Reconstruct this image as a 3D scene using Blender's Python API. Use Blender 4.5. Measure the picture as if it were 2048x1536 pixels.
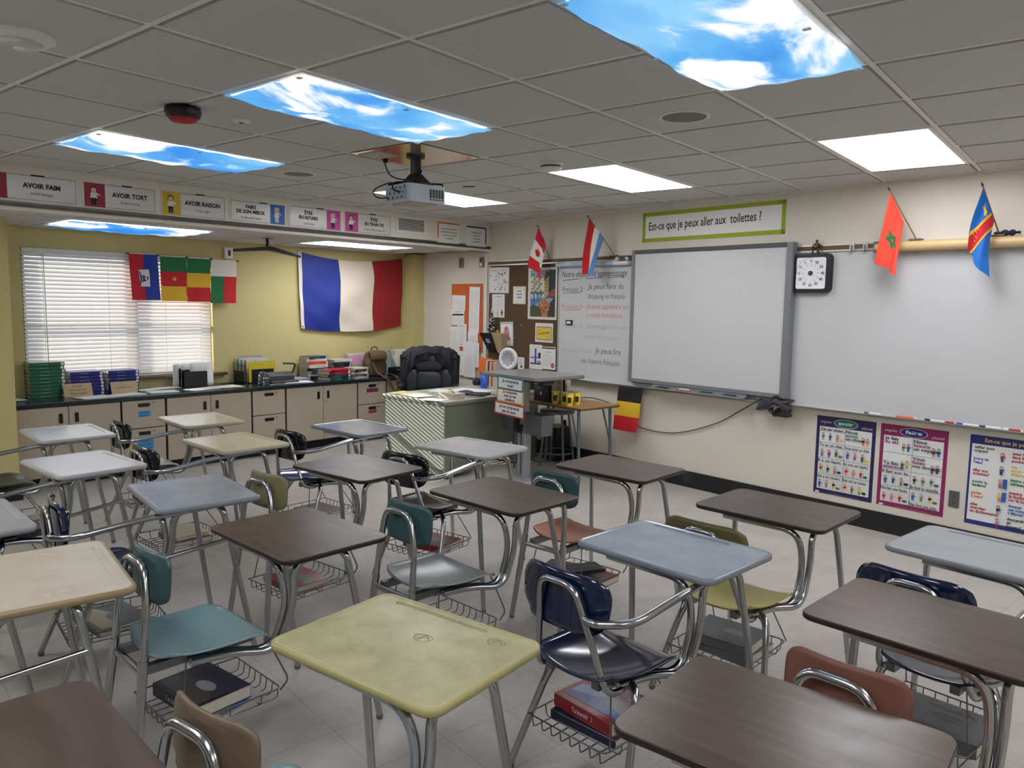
import bpy, bmesh, math, random
from mathutils import Vector, Matrix, Euler
random.seed(7)
PI = math.pi
for _o in list(bpy.data.objects): bpy.data.objects.remove(_o)
SC = bpy.context.scene
COL = SC.collection

# ------------------------------------------------------------------ camera
H = 2.5603                                   # main ceiling height
cam_d = bpy.data.cameras.new('camera'); cam = bpy.data.objects.new('camera', cam_d); COL.objects.link(cam)
cam_d.sensor_fit = 'HORIZONTAL'; cam_d.sensor_width = 36.0; cam_d.lens = 1534.78 / 2048 * 36.0; cam_d.clip_start = .02
_f = Vector((-0.6189657, 0.7784430, -0.1044411)); _r = Vector((0.7815856, 0.6235957, 0.0158844)); _u = Vector((-0.0774941, 0.0717978, 0.9944042))
cam.matrix_world = Matrix(((_r.x, _u.x, -_f.x, 3.26275), (_r.y, _u.y, -_f.y, -1.34439), (_r.z, _u.z, -_f.z, 1.6425), (0, 0, 0, 1)))
SC.camera = cam

# ------------------------------------------------------------------ light
W = bpy.data.worlds.new('world'); SC.world = W; W.use_nodes = True
_bg = W.node_tree.nodes['Background']
_bg.inputs[0].default_value = (.84, .92, 1.0, 1); _bg.inputs[1].default_value = 1.1
sun_d = bpy.data.lights.new('sun', 'SUN'); sun_d.energy = 5.0; sun_d.angle = .0045; sun_d.color = (1, .93, .82)
sun = bpy.data.objects.new('sun', sun_d); COL.objects.link(sun)
sun.rotation_euler = Vector((1, .75, -.44)).to_track_quat('-Z', 'Y').to_euler()
LIGHT_W = 7.0        # emission of the bare white diffusers
LIGHT_B = .64        # glow put into the cloth covers in place of lamplight passing through
SC.view_settings.view_transform = 'Standard'; SC.view_settings.look = 'None'
SC.view_settings.exposure = .74; SC.view_settings.gamma = 1.0
SC.view_settings.use_curve_mapping = False

# ------------------------------------------------------------------ frames of the two walls
PHI, PSI, CW, MW = -0.190167, -0.06259, 5.00856, -4.52
A_ = Vector((math.cos(PHI), math.sin(PHI), 0)); N_ = Vector((-math.sin(PHI), math.cos(PHI), 0))
B_ = Vector((-math.sin(PSI), math.cos(PSI), 0)); M_ = Vector((math.cos(PSI), math.sin(PSI), 0))
def F(s, z, off=0.0): v = A_ * s + N_ * (CW - off); v.z = z; return v          # whiteboard wall: s along, off out into the room
def Wd(b, z, m): v = M_ * m + B_ * b; v.z = z; return v                        # window wall: b along, m distance
RF = PHI; RW = PSI + PI / 2
def rotz(a): return Matrix.Rotation(a, 4, 'Z')

# ------------------------------------------------------------------ materials
def lin(c):
    o = []
    for v in c[:3]:
        v /= 255.0; o.append(v / 12.92 if v <= .04045 else ((v + .055) / 1.055) ** 2.4)
    return (o[0], o[1], o[2], 1)
_MC = {}
def mat(name, c=(200, 200, 200), rough=.5, metal=0.0, noise=.05, scale=12.0, emit=0.0, bump=0.0, bscale=80., coat=0.0, spec=.5, trans=0.0, alpha=1.0):
    if name in _MC: return _MC[name]
    m = bpy.data.materials.new(name); m.use_nodes = True; nt = m.node_tree; p = nt.nodes['Principled BSDF']
    base = lin(c)
    p.inputs['Base Color'].default_value = base; p.inputs['Roughness'].default_value = rough; p.inputs['Metallic'].default_value = metal
    p.inputs['Specular IOR Level'].default_value = spec; p.inputs['Coat Weight'].default_value = coat; p.inputs['Coat Roughness'].default_value = .08
    p.inputs['Transmission Weight'].default_value = trans; p.inputs['Alpha'].default_value = alpha
    tc = nt.nodes.new('ShaderNodeTexCoord')
    if noise:
        n = nt.nodes.new('ShaderNodeTexNoise'); n.inputs['Scale'].default_value = scale; n.inputs['Detail'].default_value = 4
        nt.links.new(tc.outputs['Object'], n.inputs['Vector'])
        mx = nt.nodes.new('ShaderNodeMix'); mx.data_type = 'RGBA'
        mx.inputs['A'].default_value = tuple(max(0, v * (1 - noise * 1.6)) for v in base[:3]) + (1,)
        mx.inputs['B'].default_value = tuple(min(1, v * (1 + noise * 1.6)) for v in base[:3]) + (1,)
        nt.links.new(n.outputs['Fac'], mx.inputs['Factor']); nt.links.new(mx.outputs['Result'], p.inputs['Base Color'])
    if bump:
        n2 = nt.nodes.new('ShaderNodeTexNoise'); n2.inputs['Scale'].default_value = bscale; n2.inputs['Detail'].default_value = 3
        nt.links.new(tc.outputs['Object'], n2.inputs['Vector'])
        b = nt.nodes.new('ShaderNodeBump'); b.inputs['Strength'].default_value = bump; b.inputs['Distance'].default_value = .01
        nt.links.new(n2.outputs['Fac'], b.inputs['Height']); nt.links.new(b.outputs['Normal'], p.inputs['Normal'])
    if emit:
        p.inputs['Emission Color'].default_value = base; p.inputs['Emission Strength'].default_value = emit
    _MC[name] = m; return m
def ramp(nt, stops):
    r = nt.nodes.new('ShaderNodeValToRGB'); e = r.color_ramp.elements
    while len(e) > 1: e.remove(e[-1])
    e[0].position = stops[0][0]; e[0].color = lin(stops[0][1])
    for p, c in stops[1:]: x = e.new(p); x.color = lin(c)
    return r
def mat_wood(name, stops, sx=1.2, sy=26., rough=.32, rot=0.0):
    if name in _MC: return _MC[name]
    m = mat(name, (80, 60, 50), rough, noise=0); nt = m.node_tree; p = nt.nodes['Principled BSDF']
    tc = nt.nodes.new('ShaderNodeTexCoord'); mp = nt.nodes.new('ShaderNodeMapping'); mp.inputs['Scale'].default_value = (sx, sy, 6); mp.inputs['Rotation'].default_value = (0, 0, rot)
    n = nt.nodes.new('ShaderNodeTexNoise'); n.inputs['Scale'].default_value = 1.6; n.inputs['Detail'].default_value = 7; n.inputs['Roughness'].default_value = .62; n.inputs['Distortion'].default_value = .6
    nt.links.new(tc.outputs['Object'], mp.inputs[0]); nt.links.new(mp.outputs[0], n.inputs['Vector'])
    r = ramp(nt, stops); nt.links.new(n.outputs['Fac'], r.inputs[0]); nt.links.new(r.outputs[0], p.inputs['Base Color'])
    n3 = nt.nodes.new('ShaderNodeTexNoise'); n3.inputs['Scale'].default_value = 7; n3.inputs['Detail'].default_value = 5; nt.links.new(tc.outputs['Object'], n3.inputs['Vector'])
    mr = nt.nodes.new('ShaderNodeMapRange'); mr.inputs[3].default_value = rough - .07; mr.inputs[4].default_value = rough + .1
    nt.links.new(n3.outputs['Fac'], mr.inputs[0]); nt.links.new(mr.outputs[0], p.inputs['Roughness'])
    return m
def mat_worn(name, c, c2, rough, amt=.5, scale=5.0):
    """hard plastic with scuffs and dirt of their own"""
    if name in _MC: return _MC[name]
    m = mat(name, c, rough, noise=0); nt = m.node_tree; p = nt.nodes['Principled BSDF']
    tc = nt.nodes.new('ShaderNodeTexCoord')
    n = nt.nodes.new('ShaderNodeTexNoise'); n.inputs['Scale'].default_value = scale; n.inputs['Detail'].default_value = 8; n.inputs['Roughness'].default_value = .65
    nt.links.new(tc.outputs['Object'], n.inputs['Vector'])
    r = ramp(nt, [(.35, c), (.75, c2)]); nt.links.new(n.outputs['Fac'], r.inputs[0]); nt.links.new(r.outputs[0], p.inputs['Base Color'])
    mr = nt.nodes.new('ShaderNodeMapRange'); mr.inputs[3].default_value = rough * .8; mr.inputs[4].default_value = rough * 1.5
    nt.links.new(n.outputs['Fac'], mr.inputs[0]); nt.links.new(mr.outputs[0], p.inputs['Roughness'])
    return m

CHROME = mat('chrome', (196, 198, 200), .13, 1.0, noise=.03)
STEEL = mat('dull_steel', (120, 122, 124), .35, .9)
BLACK = mat('black_plastic', (20, 21, 24), .4)
BLACKM = mat('black_matte', (12, 12, 14), .8)
WHITE = mat('white_paper', (226, 225, 222), .8, noise=.015)
PAPER2 = mat('cream_paper', (222, 214, 190), .8, noise=.02)
ALU = mat('aluminium', (196, 196, 192), .32, .85)
INK = mat('black_ink', (28, 27, 30), .7, noise=0)
GREYINK = mat('grey_ink', (150, 150, 152), .8, noise=0)
GREY = mat('grey_plastic', (128, 131, 134), .45)
DGREY = mat('dark_grey_plastic', (66, 69, 72), .5)
WPLAST = mat('white_plastic', (222, 222, 218), .4)
KRAFT = mat('kraft_card', (190, 165, 128), .8, noise=.06)
YEL = mat('yellow_print', (222, 190, 55), .6, noise=.02)
RED = mat('red_print', (176, 36, 46), .6, noise=.02)
BLUEP = mat('blue_print', (40, 84, 170), .6, noise=.02)
GREENP = mat('green_print', (34, 110, 72), .6, noise=.02)
SKIN = mat('skin_print', (224, 180, 150), .8, noise=0)
LIME = mat('lime_border', (148, 168, 34), .7, noise=.03)
ORANGE = mat('orange_print', (222, 112, 44), .7, noise=.02)

# ------------------------------------------------------------------ geometry builder
class G:
    def __init__(s): s.v = []; s.f = []; s.m = []; s.sm = []; s.mats = []
    def mi(s, m):
        if m not in s.mats: s.mats.append(m)
        return s.mats.index(m)
    def add(s, vs, fs, m, smooth=False, T=None):
        o = len(s.v); k = s.mi(m)
        for v in vs:
            v = Vector(v); s.v.append(T @ v if T is not None else v)
        for f in fs: s.f.append([i + o for i in f]); s.m.append(k); s.sm.append(smooth)
        return s
    def box(s, x0, x1, y0, y1, z0, z1, m, T=None):
        return s.add([(x0, y0, z0), (x1, y0, z0), (x1, y1, z0), (x0, y1, z0), (x0, y0, z1), (x1, y0, z1), (x1, y1, z1), (x0, y1, z1)],
                     [(0, 3, 2, 1), (4, 5, 6, 7), (0, 1, 5, 4), (1, 2, 6, 5), (2, 3, 7, 6), (3, 0, 4, 7)], m, False, T)
    def cbox(s, c, d, m, T=None): return s.box(c[0] - d[0] / 2, c[0] + d[0] / 2, c[1] - d[1] / 2, c[1] + d[1] / 2, c[2] - d[2] / 2, c[2] + d[2] / 2, m, T)
    def prism(s, pts, z0, z1, m, T=None, smooth=False):
        n = len(pts); vs = [(p[0], p[1], z0) for p in pts] + [(p[0], p[1], z1) for p in pts]
        s.add(vs, [list(range(n - 1, -1, -1)), list(range(n, 2 * n))], m, False, T)
        s.add(vs, [(i, (i + 1) % n, n + (i + 1) % n, n + i) for i in range(n)], m, smooth, T); return s
    def tube(s, pts, r, m, n=12, closed=False, T=None, r2=None):
        pts = [Vector(p) for p in pts]; k = len(pts); rings = []; up = None
        for i, p in enumerate(pts):
            if closed: t = (pts[(i + 1) % k] - pts[i - 1]).normalized()
            else: t = (pts[min(i + 1, k - 1)] - pts[max(i - 1, 0)]).normalized()
            if up is None:
                up = t.orthogonal().normalized()
            up = (up - t * up.dot(t)); up = up.normalized() if up.length > 1e-6 else t.orthogonal().normalized()
            w = t.cross(up); rr = r if r2 is None else r + (r2 - r) * i / (k - 1)
            rings.append([p + (up * math.cos(2 * PI * j / n) + w * math.sin(2 * PI * j / n)) * rr for j in range(n)])
        vs = [v for g in rings for v in g]; fs = []
        for i in range(k if closed else k - 1):
            a = i * n; b = ((i + 1) % k) * n
            for j in range(n): fs.append((a + j, a + (j + 1) % n, b + (j + 1) % n, b + j))
        s.add(vs, fs, m, True, T)
        if not closed:
            s.add(rings[0], [list(range(n - 1, -1, -1))], m, False, T); s.add(rings[-1], [list(range(n))], m, False, T)
        return s
    def lathe(s, prof, m, n=24, T=None, smooth=True, caps=True):
        vs = []; fs = []; k = len(prof)
        for r, z in prof:
            for j in range(n): vs.append((r * math.cos(2 * PI * j / n), r * math.sin(2 * PI * j / n), z))
        for i in range(k - 1):
            for j in range(n): fs.append((i * n + j, i * n + (j + 1) % n, (i + 1) * n + (j + 1) % n, (i + 1) * n + j))
        s.add(vs, fs, m, smooth, T)
        if caps:
            if prof[0][0] > 1e-5: s.add(vs[:n], [list(range(n - 1, -1, -1))], m, False, T)
            if prof[-1][0] > 1e-5: s.add(vs[-n:], [list(range(n))], m, False, T)
        return s
    def cyl(s, p0, p1, r, m, n=16, r2=None): return s.tube([p0, p1], r, m, n, r2=r2)
    def grid(s, fn, nu, nv, m, smooth=True, T=None, closeu=False):
        vs = [fn(i / nu, j / nv) for j in range(nv + 1) for i in range(nu + (0 if closeu else 1))]; w = nu if closeu else nu + 1; fs = []
        for j in range(nv):
            for i in range(nu): fs.append((j * w + i, j * w + (i + 1) % w, (j + 1) * w + (i + 1) % w, (j + 1) * w + i))
        mm = m if isinstance(m, list) else None
        return s.add(vs, fs, m, smooth, T)
    def mesh(s, name):
        me = bpy.data.meshes.new(name); me.from_pydata([tuple(v) for v in s.v], [], s.f)
        for m in s.mats: me.materials.append(m)
        me.polygons.foreach_set('material_index', s.m); me.polygons.foreach_set('use_smooth', s.sm); me.update()
        return me
    def build(s, name, parent=None, loc=(0, 0, 0), rz=0.0, bev=0, seg=2, solid=0, sub=0):
        o = bpy.data.objects.new(name, s.mesh(name)); COL.objects.link(o)
        if parent is not None: o.parent = parent
        o.location = loc; o.rotation_euler = (0, 0, rz) if not isinstance(rz, (tuple, Euler)) else rz
        if solid: k = o.modifiers.new('solid', 'SOLIDIFY'); k.thickness = solid; k.offset = 0
        if bev: k = o.modifiers.new('bevel', 'BEVEL'); k.width = bev; k.segments = seg; k.limit_method = 'ANGLE'; k.angle_limit = .7
        if sub: k = o.modifiers.new('sub', 'SUBSURF'); k.levels = sub; k.render_levels = sub
        return o
def inst(name, me, parent=None, loc=(0, 0, 0), rz=0.0, like=None):
    o = bpy.data.objects.new(name, me); COL.objects.link(o)
    if parent is not None: o.parent = parent
    o.location = loc; o.rotation_euler = (0, 0, rz) if not isinstance(rz, (tuple, Euler)) else rz
    return o
def tag(o, label, cat, group=None):
    o['label'] = label; o['category'] = cat
    if group: o['group'] = group
    return o
def struct(o): o['kind'] = 'structure'; return o
def thing(name, label, cat, loc=(0, 0, 0), rz=0.0, group=None):
    o = bpy.data.objects.new(name, None); COL.objects.link(o); o.empty_display_size = .05
    o.location = loc; o.rotation_euler = (0, 0, rz) if not isinstance(rz, (tuple, Euler)) else rz
    return tag(o, label, cat, group)
def fillet(pts, r, n=5):
    pts = [Vector(p) for p in pts]; out = [pts[0]]
    for i in range(1, len(pts) - 1):
        a, b, c = pts[i - 1], pts[i], pts[i + 1]; d1 = (a - b); d2 = (c - b); rr = min(r, d1.length * .49, d2.length * .49)
        p1 = b + d1.normalized() * rr; p2 = b + d2.normalized() * rr
        for k in range(n + 1):
            t = k / n; out.append(p1 * (1 - t) ** 2 + b * 2 * t * (1 - t) + p2 * t * t)
    out.append(pts[-1]); return out
def rrect(x0, x1, y0, y1, r, n=6):
    o = []
    for cx, cy, a in ((x1 - r, y1 - r, 0), (x0 + r, y1 - r, PI / 2), (x0 + r, y0 + r, PI), (x1 - r, y0 + r, 1.5 * PI)):
        for k in range(n + 1): t = a + PI / 2 * k / n; o.append((cx + r * math.cos(t), cy + r * math.sin(t)))
    return o
def bez(pts, n=24):                       # smooth curve through points
    P = [Vector(p) for p in pts]; P = [P[0] * 2 - P[1]] + P + [P[-1] * 2 - P[-2]]; out = []
    k = len(P) - 3; per = max(2, n // k)
    for i in range(k):
        for j in range(per):
            t = j / per; a, b, c, d = P[i:i + 4]
            out.append(.5 * ((2 * b) + (c - a) * t + (2 * a - 5 * b + 4 * c - d) * t * t + (3 * b - a - 3 * c + d) * t ** 3))
    out.append(P[-2]); return out

# ------------------------------------------------------------------ printed matter
_TC = {}
def text_geo(body, bold=0.0):
    k = (body, bold)
    if k in _TC: return _TC[k]
    cu = bpy.data.curves.new('t', 'FONT'); cu.body = body; cu.size = 1; cu.resolution_u = 2; cu.offset = bold; cu.fill_mode = 'FRONT'
    ob = bpy.data.objects.new('t', cu); COL.objects.link(ob); dg = bpy.context.evaluated_depsgraph_get()
    me = bpy.data.meshes.new_from_object(ob.evaluated_get(dg)); vs = [v.co.copy() for v in me.vertices]; fs = [list(p.vertices) for p in me.polygons]
    bpy.data.objects.remove(ob); bpy.data.curves.remove(cu); bpy.data.meshes.remove(me)
    x0 = min([v.x for v in vs] or [0]); x1 = max([v.x for v in vs] or [1])
    _TC[k] = (vs, fs, x0, x1); return _TC[k]
class Art:
    """flat print in a sheet's own plane: x right, z up, facing -y"""
    def __init__(s, base=.0008): s.g = G(); s.y = base
    def _up(s): s.y += .00018; return -s.y
    def poly(s, pts, m):
        y = s._up(); n = len(pts)
        a = sum(pts[i][0] * pts[(i + 1) % n][1] - pts[(i + 1) % n][0] * pts[i][1] for i in range(n))
        s.g.add([(p[0], y, p[1]) for p in pts], [list(range(n)) if a > 0 else list(range(n - 1, -1, -1))], m); return s
    def rect(s, x0, z0, x1, z1, m): return s.poly([(x0, z0), (x1, z0), (x1, z1), (x0, z1)], m)
    def frame(s, x0, z0, x1, z1, w, m):
        s.rect(x0, z0, x1, z0 + w, m); s.y -= .00018; s.rect(x0, z1 - w, x1, z1, m); s.y -= .00018; s.rect(x0, z0, x0 + w, z1, m); s.y -= .00018; return s.rect(x1 - w, z0, x1, z1, m)
    def ell(s, cx, cz, rx, rz, m, n=20): return s.poly([(cx + rx * math.cos(2 * PI * i / n), cz + rz * math.sin(2 * PI * i / n)) for i in range(n)], m)
    def line(s, pts, w, m):
        y = s._up()
        for a, b in zip(pts[:-1], pts[1:]):
            d = Vector((b[0] - a[0], b[1] - a[1])); 
            if d.length < 1e-6: continue
            d.normalize(); nx, nz = -d.y * w / 2, d.x * w / 2
            s.g.add([(a[0] - nx, y, a[1] - nz), (b[0] - nx, y, b[1] - nz), (b[0] + nx, y, b[1] + nz), (a[0] + nx, y, a[1] + nz)], [(0, 1, 2, 3)], m)
        return s
    def text(s, body, x, z, h, m, w=None, al='l', bold=0.0, shear=0.0, ang=0.0):
        vs, fs, x0, x1 = text_geo(body, bold); k = h / .7; kx = k
        if w is not None: kx = w / max(.01, x1 - x0)
        W_ = (x1 - x0) * kx; ox = {'l': 0, 'c': -W_ / 2, 'r': -W_}[al]; y = s._up(); ca, sa = math.cos(ang), math.sin(ang); out = []
        for v in vs:
            px = (v.x - x0) * kx + ox + shear * v.y * k; pz = v.y * k
            out.append((x + px * ca - pz * sa, y, z + px * sa + pz * ca))
        s.g.add(out, fs, m); return s
    def lines(s, x0, x1, z1, z0, n, m, w=.0022, rag=.3):
        for i in range(n):
            z = z1 + (z0 - z1) * i / max(1, n - 1); e = x1 - (x1 - x0) * random.random() * rag
            s.rect(x0, z, e, z + w, m); s.y -= .00018
        s.y += .00018; return s
    def person(s, cx, z, h, shirt, hair=INK, pants=BLUEP, lean=0.0):
        r = h * .17
        s.poly([(cx - r * .7, z), (cx - r * .1, z), (cx, z + h * .35), (cx + r * .1, z), (cx + r * .7, z), (cx + r * .8, z + h * .4), (cx - r * .8, z + h * .4)], pants)
        s.poly([(cx - r * 1.1, z + h * .36), (cx + r * 1.1, z + h * .36), (cx + r * .8 + lean, z + h * .68), (cx - r * .8 + lean, z + h * .68)], shirt)
        s.line([(cx + r * .6 + lean, z + h * .62), (cx + r * 1.9 + lean, z + h * .52)], h * .07, shirt)
        s.ell(cx + lean, z + h * .8, r * 1.02, h * .17, hair, 12); s.ell(cx + lean, z + h * .775, r * .8, h * .13, SKIN, 12)
        return s
    def build(s, name, parent): return s.g.build(name, parent)
def sheet(name, label, cat, loc, rz, w, h, m=WHITE, th=.0016, group=None, tilt=0.0, art=None):
    """a sheet whose lower left corner is at loc, hanging in the x-z plane"""
    g = G(); n = 6
    for k in range(1):
        g.box(0, w, -th, 0, 0, h, m)
    o = g.build(name, None, loc, (0, tilt, rz) if tilt else rz); tag(o, label, cat, group)
    if art:
        a = Art(th + .0004); art(a, w, h)
        if a.g.v: a.build('print', o)
    return o

# ================================================================== ROOM
ZL = 2.253; MS = -2.956; XR, YB = 5.6, -4.2
def yfront(x): return (CW - N_.x * x) / N_.y
def xm(m, y): return (m - M_.y * y) / M_.x
def isect(m):                                   # board wall with plane M.X = m
    d = M_.x * N_.y - M_.y * N_.x; return ((m * N_.y - M_.y * CW) / d, (M_.x * CW - m * N_.x) / d)
def clip(poly, a, b, c):                        # keep a x + b y <= c
    out = []
    for i in range(len(poly)):
        p, q = poly[i], poly[(i + 1) % len(poly)]; dp = a * p[0] + b * p[1] - c; dq = a * q[0] + b * q[1] - c
        if dp <= 0: out.append(p)
        if (dp < 0) != (dq < 0) and abs(dp - dq) > 1e-9: t = dp / (dp - dq); out.append((p[0] + (q[0] - p[0]) * t, p[1] + (q[1] - p[1]) * t))
    return out

# floor -------------------------------------------------------------
def floor_mat():
    m = mat('vinyl_floor_tile', (190, 184, 175), .34, noise=0); nt = m.node_tree; p = nt.nodes['Principled BSDF']; L = nt.links
    tc = nt.nodes.new('ShaderNodeTexCoord')
    br = nt.nodes.new('ShaderNodeTexBrick'); br.offset = 0; br.inputs['Scale'].default_value = 1; br.inputs['Brick Width'].default_value = .3048; br.inputs['Row Height'].default_value = .3048
    br.inputs['Mortar Size'].default_value = .0012; br.inputs['Mortar Smooth'].default_value = .2
    br.inputs['Color1'].default_value = lin((192, 187, 180)); br.inputs['Color2'].default_value = lin((188, 183, 176)); br.inputs['Mortar'].default_value = lin((140, 134, 126))
    L.new(tc.outputs['Object'], br.inputs['Vector'])
    n = nt.nodes.new('ShaderNodeTexNoise'); n.inputs['Scale'].default_value = 5; n.inputs['Detail'].default_value = 8; n.inputs['Roughness'].default_value = .7
    L.new(tc.outputs['Object'], n.inputs['Vector'])
    r = ramp(nt, [(.3, (218, 217, 216)), (.55, (240, 239, 238)), (.8, (252, 250, 246))]); L.new(n.outputs['Fac'], r.inputs[0])
    mx = nt.nodes.new('ShaderNodeMix'); mx.data_type = 'RGBA'; mx.blend_type = 'MULTIPLY'; mx.inputs['Factor'].default_value = 1
    L.new(br.outputs['Color'], mx.inputs['A']); L.new(r.outputs[0], mx.inputs['B']); L.new(mx.outputs['Result'], p.inputs['Base Color'])
    mr = nt.nodes.new('ShaderNodeMapRange'); mr.inputs[3].default_value = .26; mr.inputs[4].default_value = .46; L.new(n.outputs['Fac'], mr.inputs[0]); L.new(mr.outputs[0], p.inputs['Roughness'])
    return m
g = G(); pts = [(xm(MW, YB) - .1, YB), (XR, YB), (XR, yfront(XR) + .02), (isect(MW)[0] - .08, isect(MW)[1] + .06)]
ca, sa = math.cos(-PHI), math.sin(-PHI)
g.prism([(x * ca - y * sa, x * sa + y * ca) for x, y in pts], -.05, 0, floor_mat())
struct(g.build('floor', None, (0, 0, 0), PHI))

# walls -------------------------------------------------------------
BEIGE = mat('beige_wall_paint', (214, 207, 193), .75, noise=.03, scale=2.5, bump=.06, bscale=220)
YELLOW = mat('yellow_wall_paint', (200, 187, 130), .72, noise=.03, scale=3, bump=.06, bscale=220)
SOFF = mat('soffit_paint', (222, 216, 202), .7, noise=.02, scale=3)
HT = H + .25
g = G().box(-5.4, 6.4, 0, .14, -.05, HT, BEIGE); struct(g.build('wall_front', None, F(0, 0), RF))
WIN = [(1.035, 2.80), (-2.9, -1.1)]; WZ0, WZ1 = .885, 2.075
g = G()
edges = [-4.7, -2.9, -1.1, 1.035, 2.80, 5.72]
for i in range(5):
    a, b = edges[i], edges[i + 1]
    if i in (1, 3): g.box(a, b, 0, .16, -.05, WZ0 - .03, YELLOW); g.box(a, b, 0, .16, WZ1, HT, YELLOW)
    else: g.box(a, b, 0, .16, -.05, HT, YELLOW)
struct(g.build('wall_left', None, M_ * MW, RW))
g = G().box(.18, .715, -(-3.66 - MW), .0, -.02, ZL, YELLOW).box(.715, .985, -.13, 0, -.02, ZL, YELLOW); struct(g.build('wall_left_column', None, M_ * MW, RW))
g = G().box(5.43, 5.66, -.19, 0, -.02, ZL, YELLOW); struct(g.build('wall_corner_pilaster', None, M_ * MW, RW))
g = G().box(XR, XR + .1, YB, yfront(XR), -.05, HT, BEIGE); struct(g.build('wall_right'))
g = G().box(xm(MW, YB) - .1, XR + .1, YB - .1, YB, -.05, HT, BEIGE); struct(g.build('wall_back'))
g = G().box(-4.62, 5.66, 0, .03, ZL - .004, H + .02, SOFF).box(-4.62, 5.66, -.012, .03, ZL - .012, ZL + .004, mat('soffit_edge', (232, 226, 205), .5)); struct(g.build('wall_soffit', None, M_ * MS, RW))
g = G().box(-3.69, -3.665, -.02, 0, .05, ZL, mat('corner_bead', (222, 220, 210), .5)); struct(g.build('trim_1', None, F(0, 0), RF))
BASE = mat('black_baseboard', (22, 22, 24), .45, noise=.1)
g = G().box(-5.0, 5.9, -.011, 0, 0, .147, BASE); struct(g.build('baseboard_front', None, F(0, 0), RF))
g = G().box(.16, .73, -.875, -.86, 0, .1, BASE); struct(g.build('baseboard_left', None, M_ * MW, RW))

# ceilings ------------------------------------------------------------
def tile_mat(name, c):
    m = mat(name, c, .95, noise=0); nt = m.node_tree; p = nt.nodes['Principled BSDF']; L = nt.links; tc = nt.nodes.new('ShaderNodeTexCoord')
    n = nt.nodes.new('ShaderNodeTexNoise'); n.inputs['Scale'].default_value = 150; n.inputs['Detail'].default_value = 6; n.inputs['Roughness'].default_value = .8; L.new(tc.outputs['Object'], n.inputs['Vector'])
    a = lin(c); r = ramp(nt, [(.30, tuple(v * .86 for v in c)), (.40, tuple(v * .96 for v in c)), (.7, c)]); L.new(n.outputs['Fac'], r.inputs[0]); L.new(r.outputs[0], p.inputs['Base Color'])
    b = nt.nodes.new('ShaderNodeBump'); b.inputs['Strength'].default_value = .12; b.inputs['Distance'].default_value = .004; L.new(n.outputs['Fac'], b.inputs['Height']); L.new(b.outputs['Normal'], p.inputs['Normal'])
    return m
TILE = tile_mat('ceiling_tile', (206, 205, 203)); TEE = mat('ceiling_grid_tee', (232, 230, 224), .5, noise=.02); GAP = mat('tile_reveal', (120, 117, 112), .9)
U = .6096
LI = [0, 3, 6, -3]; LJ = [1, 5, -3, -7]
light_cells = {(i, j + k) for i in LI for j in LJ for k in (0, 1)}
def region_clip(poly):
    poly = clip(poly, N_.x, N_.y, CW); poly = clip(poly, -M_.x, -M_.y, -MS) if poly else poly
    poly = clip(poly, 1, 0, XR) if poly else poly
    return clip(poly, 0, -1, -YB) if poly else poly
g = G(); e = .021; PROJ_CELL = (-1, 3)
for i in range(-7, 10):
    for j in range(-8, 11):
        if (i, j) in light_cells or (i, j) == PROJ_CELL: continue
        p = region_clip([(i * U + e, j * U + e), ((i + 1) * U - e, j * U + e), ((i + 1) * U - e, (j + 1) * U - e), (i * U + e, (j + 1) * U - e)])
        if len(p) >= 3: g.prism(p, H - .005, H + .012, TILE)
base = region_clip([(-9, -9), (9, -9), (9, 9), (-9, 9)])
g.prism(base, H + .0125, H + .06, GAP)
for i in range(-7, 10):
    for (lo, hi) in [(-9, 9)]:
        p = region_clip([(i * U - .012, lo), (i * U + .012, lo), (i * U + .012, hi), (i * U - .012, hi)])
        if len(p) >= 3: g.prism(p, H - .0005, H + .0124, TEE)
for j in range(-8, 11):
    p = region_clip([(-9, j * U - .012), (9, j * U - .012), (9, j * U + .012), (-9, j * U + .012)])
    if len(p) >= 3: g.prism(p, H, H + .0123, TEE)
g.box(-5, 6, -.022, 0, H - .012, H + .002, TEE, T=Matrix.Translation(F(0, 0)) @ rotz(RF))
struct(g.build('ceiling'))
# low ceiling over the counter, grid follows the window wall
g = G(); b0, b1 = -4.6, 5.64; T = Matrix.Translation(Vector((0, 0, 0))) @ Matrix(((B_.x, -M_.x, 0, 0), (B_.y, -M_.y, 0, 0), (0, 0, 1, 0), (0, 0, 0, 1)))   # local x=b, y=-m
LOWL = [(3.46, 4.66), (1.06, 2.26), (-1.34, -.14)]
y0, y1 = -MS, -MW
g.box(b0, b1, y0, y1, ZL + .013, ZL + .05, GAP, T)
bb = [-4.34 + .6 * k for k in range(17)]
ml = [(y0, 3.37), (3.37, 3.98), (3.98, y1)]
for k in range(len(bb) - 1):
    for n_, (a, b) in enumerate(ml):
        if n_ == 1 and any(lo < (bb[k] + bb[k + 1]) / 2 < hi for lo, hi in LOWL): continue
        g.box(bb[k] + .016, bb[k + 1] - .016, a + .016, b - (.016 if n_ < 2 else 0), ZL - .003, ZL + .0125, TILE, T)
for x in bb: g.box(x - .011, x + .011, y0, y1, ZL, ZL + .0124, TEE, T)
for y in (3.37, 3.98): g.box(b0, b1, y - .011, y + .011, ZL - .0004, ZL + .0122, TEE, T)
struct(g.build('ceiling'))

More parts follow.
